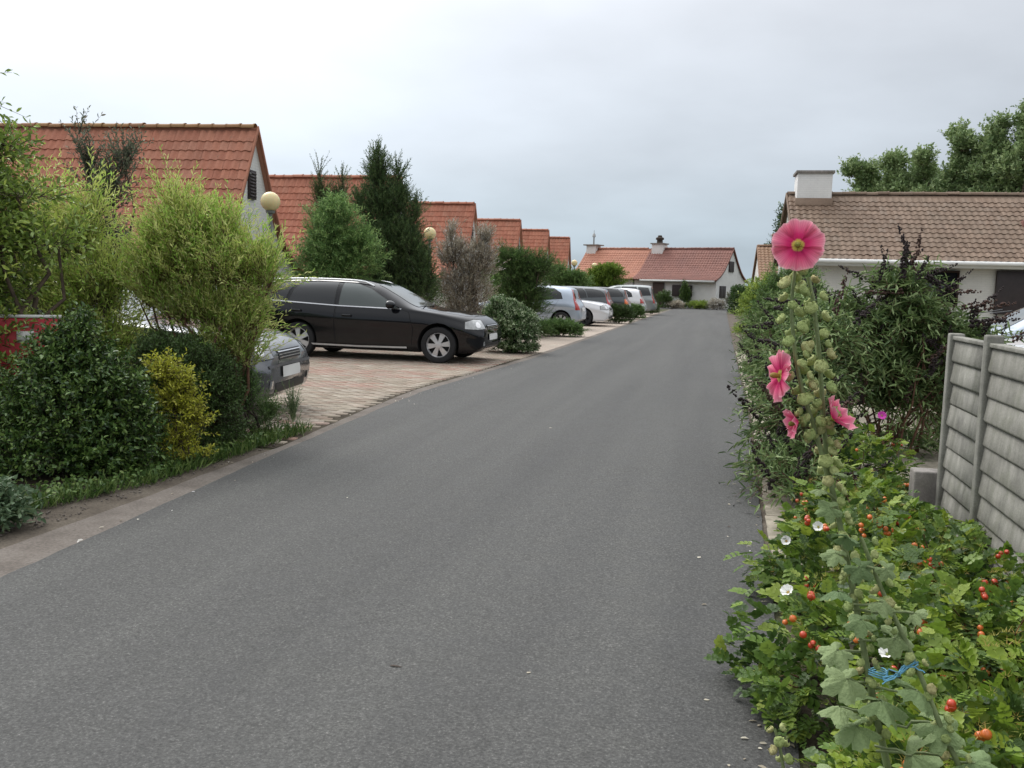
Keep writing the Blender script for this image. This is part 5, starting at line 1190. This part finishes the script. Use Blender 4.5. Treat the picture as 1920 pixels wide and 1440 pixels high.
for k, (lb, x, y, r, h, lime) in enumerate(roses):
    g = np.random.default_rng(500+k); root = thing('rose_bush', lb, 'rose bush', (x, y, 0), 0, 'rugosa roses on the right')
    n = int(1500*(r/.4)**2)
    d = unit(g.normal(size=(n, 3))); d[:, 2] = np.abs(d[:, 2])*1.1-.30; d = unit(d)
    lump = 1+.16*np.sin(d[:, 0]*5+k)+.14*np.sin(d[:, 1]*6+k*2.1)+.12*np.sin((d[:, 0]+d[:, 2])*9+k)
    rf = (.55+.5*g.random(n)**.5)*lump
    pos = d*np.array([r, r, h*.92])*rf[:, None]; pos[:, 2] = np.where(pos[:, 2] < -.02, .03+.22*g.random(n)*h, pos[:, 2]+.05)
    dr = unit(d*np.array([1, 1, .35])+g.normal(size=(n, 3))*.45+np.array([0, 0, .25])); nm = unit(d*.5+np.array([0, 0, 1.])+g.normal(size=(n, 3))*.35)
    L = .066*(.7+.6*g.random(n))
    limes = (g.random(n) < (.5 if lime else .24)) & (pos[:, 2] > h*.55) | ((k == 8) & (g.random(n) < .4))
    score = rf + .25*(-d[:, 1]) + .3*d[:, 2]; order = np.argsort(-score)
    own = [i for i in order if not limes[i]][:110]; own_s = set(own)
    for i in own:
        D = dr[i]; S_ = unit(np.cross(nm[i], D)); N_ = np.cross(D, S_); l = L[i]
        o = obj('leaf', ROSE_V[i % 5], None, root)
        o.matrix_local = Matrix(((D[0]*l, S_[0]*l, N_[0]*l, pos[i, 0]), (D[1]*l, S_[1]*l, N_[1]*l, pos[i, 1]), (D[2]*l, S_[2]*l, N_[2]*l, pos[i, 2]), (0, 0, 0, 1)))
    for nmz, mask, mt in (('foliage', np.array([i not in own_s and not limes[i] for i in range(n)]), 'lf_rose'), ('young_foliage', limes, 'lf_rose_lime')):
        if mask.sum() == 0: continue
        o = obj(nmz, leafmesh('rose_leaves', pos[mask], dr[mask], nm[mask], L[mask], L[mask], T_ROSE, g.random(mask.sum())), M[mt], root); o['kind'] = 'stuff'
    # tufts of dry sepals near the tops
    m = 85; dd_ = unit(g.normal(size=(m, 3))); dd_[:, 2] = np.abs(dd_[:, 2])+.25; dd_ = unit(dd_)
    pt = dd_*np.array([r, r, h])*1.03; pt[:, 2] += .05
    o = obj('sepal_tuft', leafmesh('tuft', pt, unit(np.cross(dd_, g.normal(size=(m, 3)))), dd_, .012+.014*g.random(m), .012+.014*g.random(m), T_TUFT, g.random(m)), M['lf_sepal'], root); o['kind'] = 'stuff'
    for i in range(9):
        q = pos[order[i*7 % n]]; obj('stem', tubes('stem', [(bent((g.normal()*.06, g.normal()*.06, -.02), q*.97, g, .07), np.linspace(.006, .002, 7))], 5), M['cane'], root)
    # hips in small clusters
    for c in range(13 if k not in (4, 7) else 5):
        dq = unit(np.array([g.normal()*.8, -abs(g.normal())*.9-.2, .35+abs(g.normal())*.6])); pc = dq*np.array([r, r, h])*1.06; pc[2] += .05
        for j in range(g.integers(1, 5)):
            hp_ = obj('rose_hip', HIP[0 if c % 3 == 0 else 1], None, root, tuple(pc+g.normal(size=3)*.014), (g.normal()*.7, g.normal()*.7, 0)); sc_ = .8+.35*g.random(); sc_ *= .92; hp_.scale = (sc_, sc_, sc_)
            obj('sepal', SEP, None, hp_)
fl = [(0, (-.32, -.12, .42)), (0, (-.06, -.42, .36)), (1, (-.18, -.22, .40)), (1, (-.30, -.12, .30))]
rb = [o for o in bpy.data.objects if o.name.startswith('rose_bush')]
rb.sort(key=lambda o: 0 if o.name == 'rose_bush' else int(o.name.split('.')[1]))
for k, p in fl:
    small_flower(rb[k], p, .022, WP, (R(30+25*k), R(-20+30*p[0]), 0))
small_flower(rb[7], (.12, .1, .58), .030, [MP], (R(60), 0, 0))

# ------------------------------------------------------------------ hollyhock
def pinkmat():
    t = NT('pink_petal'); rad = t.node('ShaderNodeAttribute', attribute_name='rad').outputs['Fac']; an = t.node('ShaderNodeAttribute', attribute_name='ang').outputs['Fac']
    c = t.ramp(rad, [(0, (.50, .52, .05)), (.20, (.60, .50, .10)), (.27, (.52, .02, .11)), (.42, (.66, .035, .155)), (.62, (.80, .13, .26)), (.9, (.87, .28, .38)), (1, (.90, .48, .52))])
    w = t.node('ShaderNodeTexWave', {'Vector': t.node('ShaderNodeCombineXYZ', {'X': an}).outputs[0], 'Scale': 5.5, 'Distortion': 1.5}).outputs['Fac']
    c = t.mix(t.math('MULTIPLY', w, .22), c, (.50, .02, .16))
    t.set(Base_Color=c, Roughness=.6, Specular_IOR_Level=.2)
    tr = t.node('ShaderNodeBsdfTranslucent', {'Color': c}); mx = t.node('ShaderNodeMixShader', {'Fac': .3}); t.l.new(t.b.outputs[0], mx.inputs[1]); t.l.new(tr.outputs[0], mx.inputs[2]); t.l.new(mx.outputs[0], t.o.inputs['Surface'])
    return t.m
M['pink'] = pinkmat()
PK = [petal_mesh(600+k, .35, 9, 15, 1.75) for k in range(5)]
PKC = [petal_mesh(620+k, 1.5, 9, 13, 1.5) for k in range(3)]
for m_ in PK+PKC: m_.materials.append(M['pink'])
def calyx_pts(rad=1.0):
    V = [(0, 0, -.55)]; n = 20
    for r, z in ((.35, -.5), (.8, -.25), (1.0, .1), (.88, .42), (.5, .62), (.15, .56)):
        for k in range(n):
            a = k*2*PI/n; q = 1+.035*math.cos(a*5)*(1 if z > -.2 else .3); V.append((r*q*math.cos(a), r*q*math.sin(a), z+.03*math.cos(a*5)*r))
    V.append((0, 0, .5)); top = len(V)-1
    Fq = [(1+i*n+k, 1+i*n+(k+1) % n, 1+(i+1)*n+(k+1) % n, 1+(i+1)*n+k) for i in range(5) for k in range(n)]
    Ft = [(0, 1+(k+1) % n, 1+k) for k in range(n)] + [(1+5*n+k, 1+5*n+(k+1) % n, top) for k in range(n)]
    for k in range(5):
        a = k*2*PI/5; o = len(V)
        V.extend([(.92*math.cos(a-.42), .92*math.sin(a-.42), .18), (.92*math.cos(a+.42), .92*math.sin(a+.42), .18), (.62*math.cos(a), .62*math.sin(a), .98), (1.08*math.cos(a), 1.08*math.sin(a), .42)])
        Ft += [(o, o+3, o+2), (o+3, o+1, o+2)]
    return V, Fq, Ft
PODS = []
for k in range(4):
    V, Fq, Ft = calyx_pts(); PODS.append(smooth(npmesh('pod', np.array(V), [Fq, Ft], np.full(len(V), k*.2)))); PODS[-1].materials.append(M['lf_pod'])
def holly_leaf(seed):
    g = np.random.default_rng(seed); nr, na = 7, 44; V = [(0, 0, 0)]
    for i in range(1, nr+1):
        r = i/nr
        for k in range(na+1):
            th = (k/na-.5)*2*PI*.90; lobe = .60+.40*abs(math.cos(th*2.5))**.8 - .12*(abs(th)/PI)**2
            q = r*lobe*(1+.055*math.sin(th*31+seed)*r)
            V.append((q*math.cos(th), q*math.sin(th), .17*q*math.cos(th*5)*r - .55*q*q + .09*math.sin(th*3+seed)*q + .03*math.sin(th*15+seed*2)*q + .02*math.sin(q*22+th*4)))
    m = na+1
    Fq = [(1+(i-1)*m+k, 1+i*m+k, 1+i*m+k+1, 1+(i-1)*m+k+1) for i in range(1, nr) for k in range(na)]
    Ft = [(0, 1+k, 2+k) for k in range(na)]
    me = smooth(npmesh('leaf', np.array(V)*np.array([.62, .62, .62]), [Fq, Ft], np.full(len(V), g.random()*.9))); me.materials.append(M['lf_holly']); return me
HL = [holly_leaf(k) for k in range(5)]
HY = 1.72
def hp(x, y, dy=0.): return np.array([.13+(x-1490)*.00099+(y-520)*.00005, HY+dy, 1.43-(y-520)*.000985])
hr = thing('hollyhock', 'tall hollyhock with pink flowers and green seed pods in the right foreground', 'flower', (.46, HY+.05, 0))
HB = np.array([.46, HY+.05, 0])
def hloc(p): return tuple(np.array(p)-HB)
g = np.random.default_rng(900)
mainp = [HB+np.array([0, 0, -.02]), hp(1690, 1560, .05), hp(1655, 1400, .02), hp(1625, 1260, .0), hp(1600, 1120, 0), hp(1572, 980, 0), hp(1548, 860, 0), hp(1538, 740, 0), hp(1530, 640, 0), hp(1520, 560, 0), hp(1512, 520, 0)]
secp = [hp(1552, 900, .0), hp(1525, 800, -.015), hp(1500, 720, -.02), hp(1486, 640, -.02), hp(1482, 560, -.02), hp(1488, 500, -.02), hp(1490, 478, -.02)]
thirdp = [HB+np.array([.02, -.02, -.02]), hp(1800, 1480, -.03), hp(1745, 1330, -.04), hp(1690, 1190, -.03), hp(1640, 1080, -.02), hp(1605, 990, -.02)]
def dense(p, n=40):
    p = np.array(p); s = np.concatenate([[0], np.cumsum(np.linalg.norm(np.diff(p, axis=0), axis=1))]); q = np.linspace(0, s[-1], n)
    return np.stack([pchip(q, np.stack([s, p[:, i]], -1)) for i in range(3)], -1)
for pth, r0, r1 in ((mainp, .0085, .0035), (secp, .0045, .003), (thirdp, .007, .0035)):
    q = dense(pth); obj('stem', tubes('stem', [(q-HB, np.linspace(r0, r1, len(q)))], 8), M['stem_green'], hr)
def pod(parent, base, p, sc, dirn):
    o = obj('seed_pod', PODS[g.integers(4)], None, parent, tuple(np.array(p)-base), Vector(dirn).to_track_quat('Z', 'Y').to_euler()); o.scale = (sc, sc, sc*.9)
    return o
for pth, ys, k in ((mainp, np.arange(530, 870, 13), 1), (secp, np.arange(510, 830, 13), -1), (mainp, np.arange(880, 1400, 13), 2), (thirdp, np.arange(1000, 1440, 18), 3)):
    q = dense(pth, 200)
    for i, yy in enumerate(ys):
        zt = 1.43-(yy-520)*.000985; c = q[np.argmin(np.abs(q[:, 2]-zt))]
        az = i*2.4+k; out = np.array([math.cos(az), math.sin(az)*.8-.25, .15]); rr = .0112 if yy < 900 else .0092
        rr *= .8+.4*g.random()
        p = c+out*(.019 if yy < 900 else .016); pod(hr, HB, p, rr, (out[0], out[1], .7))
        if yy > 640 and i % 3 == 0: pod(hr, HB, c+np.array([-out[0]*.018, -.012, .006]), rr*.85, (-out[0], -.4, .5))
def flower(p, dirn, size, petals, roll=0.):
    dq = Vector(dirn).to_track_quat('Z', 'Y'); c = obj('flower', lathe('flower_column', [(0, -.002), (.0032, 0), (.0045, .006), (.0055, .013), (.004, .019), (0, .021)], 10), M['lf_sepal'], hr, hloc(p)); c.rotation_mode = 'QUATERNION'; c.rotation_quaternion = dq
    for k in range(5):
        o = obj('petal', petals[k % len(petals)], None, c, (0, 0, .0006*k), (0, 0, roll+k*1.257)); o.scale = (size, size, size)
    b = obj('calyx', PODS[0], None, c, (0, 0, -.008)); b.scale = (.010, .010, .010)
    return c
tocam = np.array([0, 0, EYE])-hp(1490, 465)
flower(hp(1490, 465, -.045), (tocam[0]*.6-.15, tocam[1], tocam[2]+.18), .0455, PK, .3)
flower(hp(1463, 700, -.03), (-1, -.35, .05), .047, PK, 1.0)
flower(hp(1496, 783, -.03), (-1, -.25, -.25), .028, PKC, .5)
flower(hp(1552, 778, -.02), (.75, -.25, .62), .036, PKC, .2)
lv = [(1548, 935, .075, -150), (1575, 985, .08, 20), (1555, 1010, .075, 200), (1600, 1040, .085, -20), (1560, 1080, .09, 170), (1640, 1100, .085, 10), (1600, 1130, .09, 220), (1560, 1190, .10, 190), (1665, 1170, .10, 15), (1580, 1250, .12, 200), (1700, 1255, .12, 0), (1640, 1290, .14, -60), (1740, 1320, .13, -15), (1600, 1345, .12, 215), (1690, 1370, .15, -70), (1800, 1380, .13, -10), (1570, 1310, .11, 170), (1760, 1440, .17, -30), (1660, 1450, .16, -110), (1840, 1450, .15, -20), (1560, 1430, .12, 200), (1530, 905, .05, 180), (1565, 870, .045, 0), (1640, 1030, .06, -10), (1690, 1110, .07, -20)]
for i, (x, y, sz_, az) in enumerate(lv):
    sz_ *= .55 if y < 1200 else .60; az += g.normal()*35
    p = hp(x, y, -.03-.05*g.random()); sx = 1560 + (y-880)*.16
    c = hp(sx, y+25, 0); a = R(az)
    d = Vector((math.cos(a), -.5+.7*g.random(), -.55+.6*g.random())).normalized(); nrm_ = Vector((g.normal()*.5, -.45+g.normal()*.35, .8)).normalized(); S_ = nrm_.cross(d).normalized(); N_ = d.cross(S_)
    o = obj('leaf', HL[i % 5], None, hr)
    lp = hloc(p)
    o.matrix_local = Matrix(((d.x*sz_, S_.x*sz_, N_.x*sz_, lp[0]), (d.y*sz_, S_.y*sz_, N_.y*sz_, lp[1]), (d.z*sz_, S_.z*sz_, N_.z*sz_, lp[2]), (0, 0, 0, 1)))
    obj('leaf_stalk', tubes('leaf_stalk', [(bent(np.array(hloc(c)), np.array(lp), g, .05), .0026)], 5), M['stem_green'], hr)
# blue string tied round the stem
st_ = []
for k in range(5):
    a0 = hp(1645+g.normal()*4, 1250+g.normal()*5, -.03-.004*k); a1 = hp(1698+g.normal()*8, 1210+g.normal()*5, -.045)
    st_.append((bent(a0, a1, g, .10, 9), .0013))
aa = np.linspace(0, 2*PI*3, 50); cc = hp(1640, 1255, 0)
st_.append((np.stack([cc[0]+.016*np.cos(aa), cc[1]+.016*np.sin(aa)-.008, cc[2]+.012*aa/18+.002*np.sin(aa*2)], -1), .0013))
st_.append((bent(hp(1690, 1214, -.045), hp(1712, 1222, -.05), g, .12), .0012))
tag(obj('string', tubes('string', st_, 5), M['string']), 'blue string tied round the hollyhock stem', 'string')
hb = np.array([.19, 1.9, 0])
h2 = thing('hollyhock', 'short hollyhock spike with pale pods rising at the bottom edge', 'flower', tuple(hb))
q = dense([hb+np.array([.02, 0, -.02]), hb+np.array([.01, 0, .25]), hb+np.array([-.02, 0, .44]), hb+np.array([-.035, 0, .49])])
obj('stem', tubes('stem', [(q-hb, np.linspace(.006, .003, len(q)))], 8), M['stem_green'], h2)
for i in range(13):
    c = q[39-int(i*1.15)]; az = i*2.4; pod(h2, hb, c+np.array([math.cos(az)*.015, math.sin(az)*.013, .004]), .011*(.8+.3*g.random()), (math.cos(az), math.sin(az)-.3, .7))
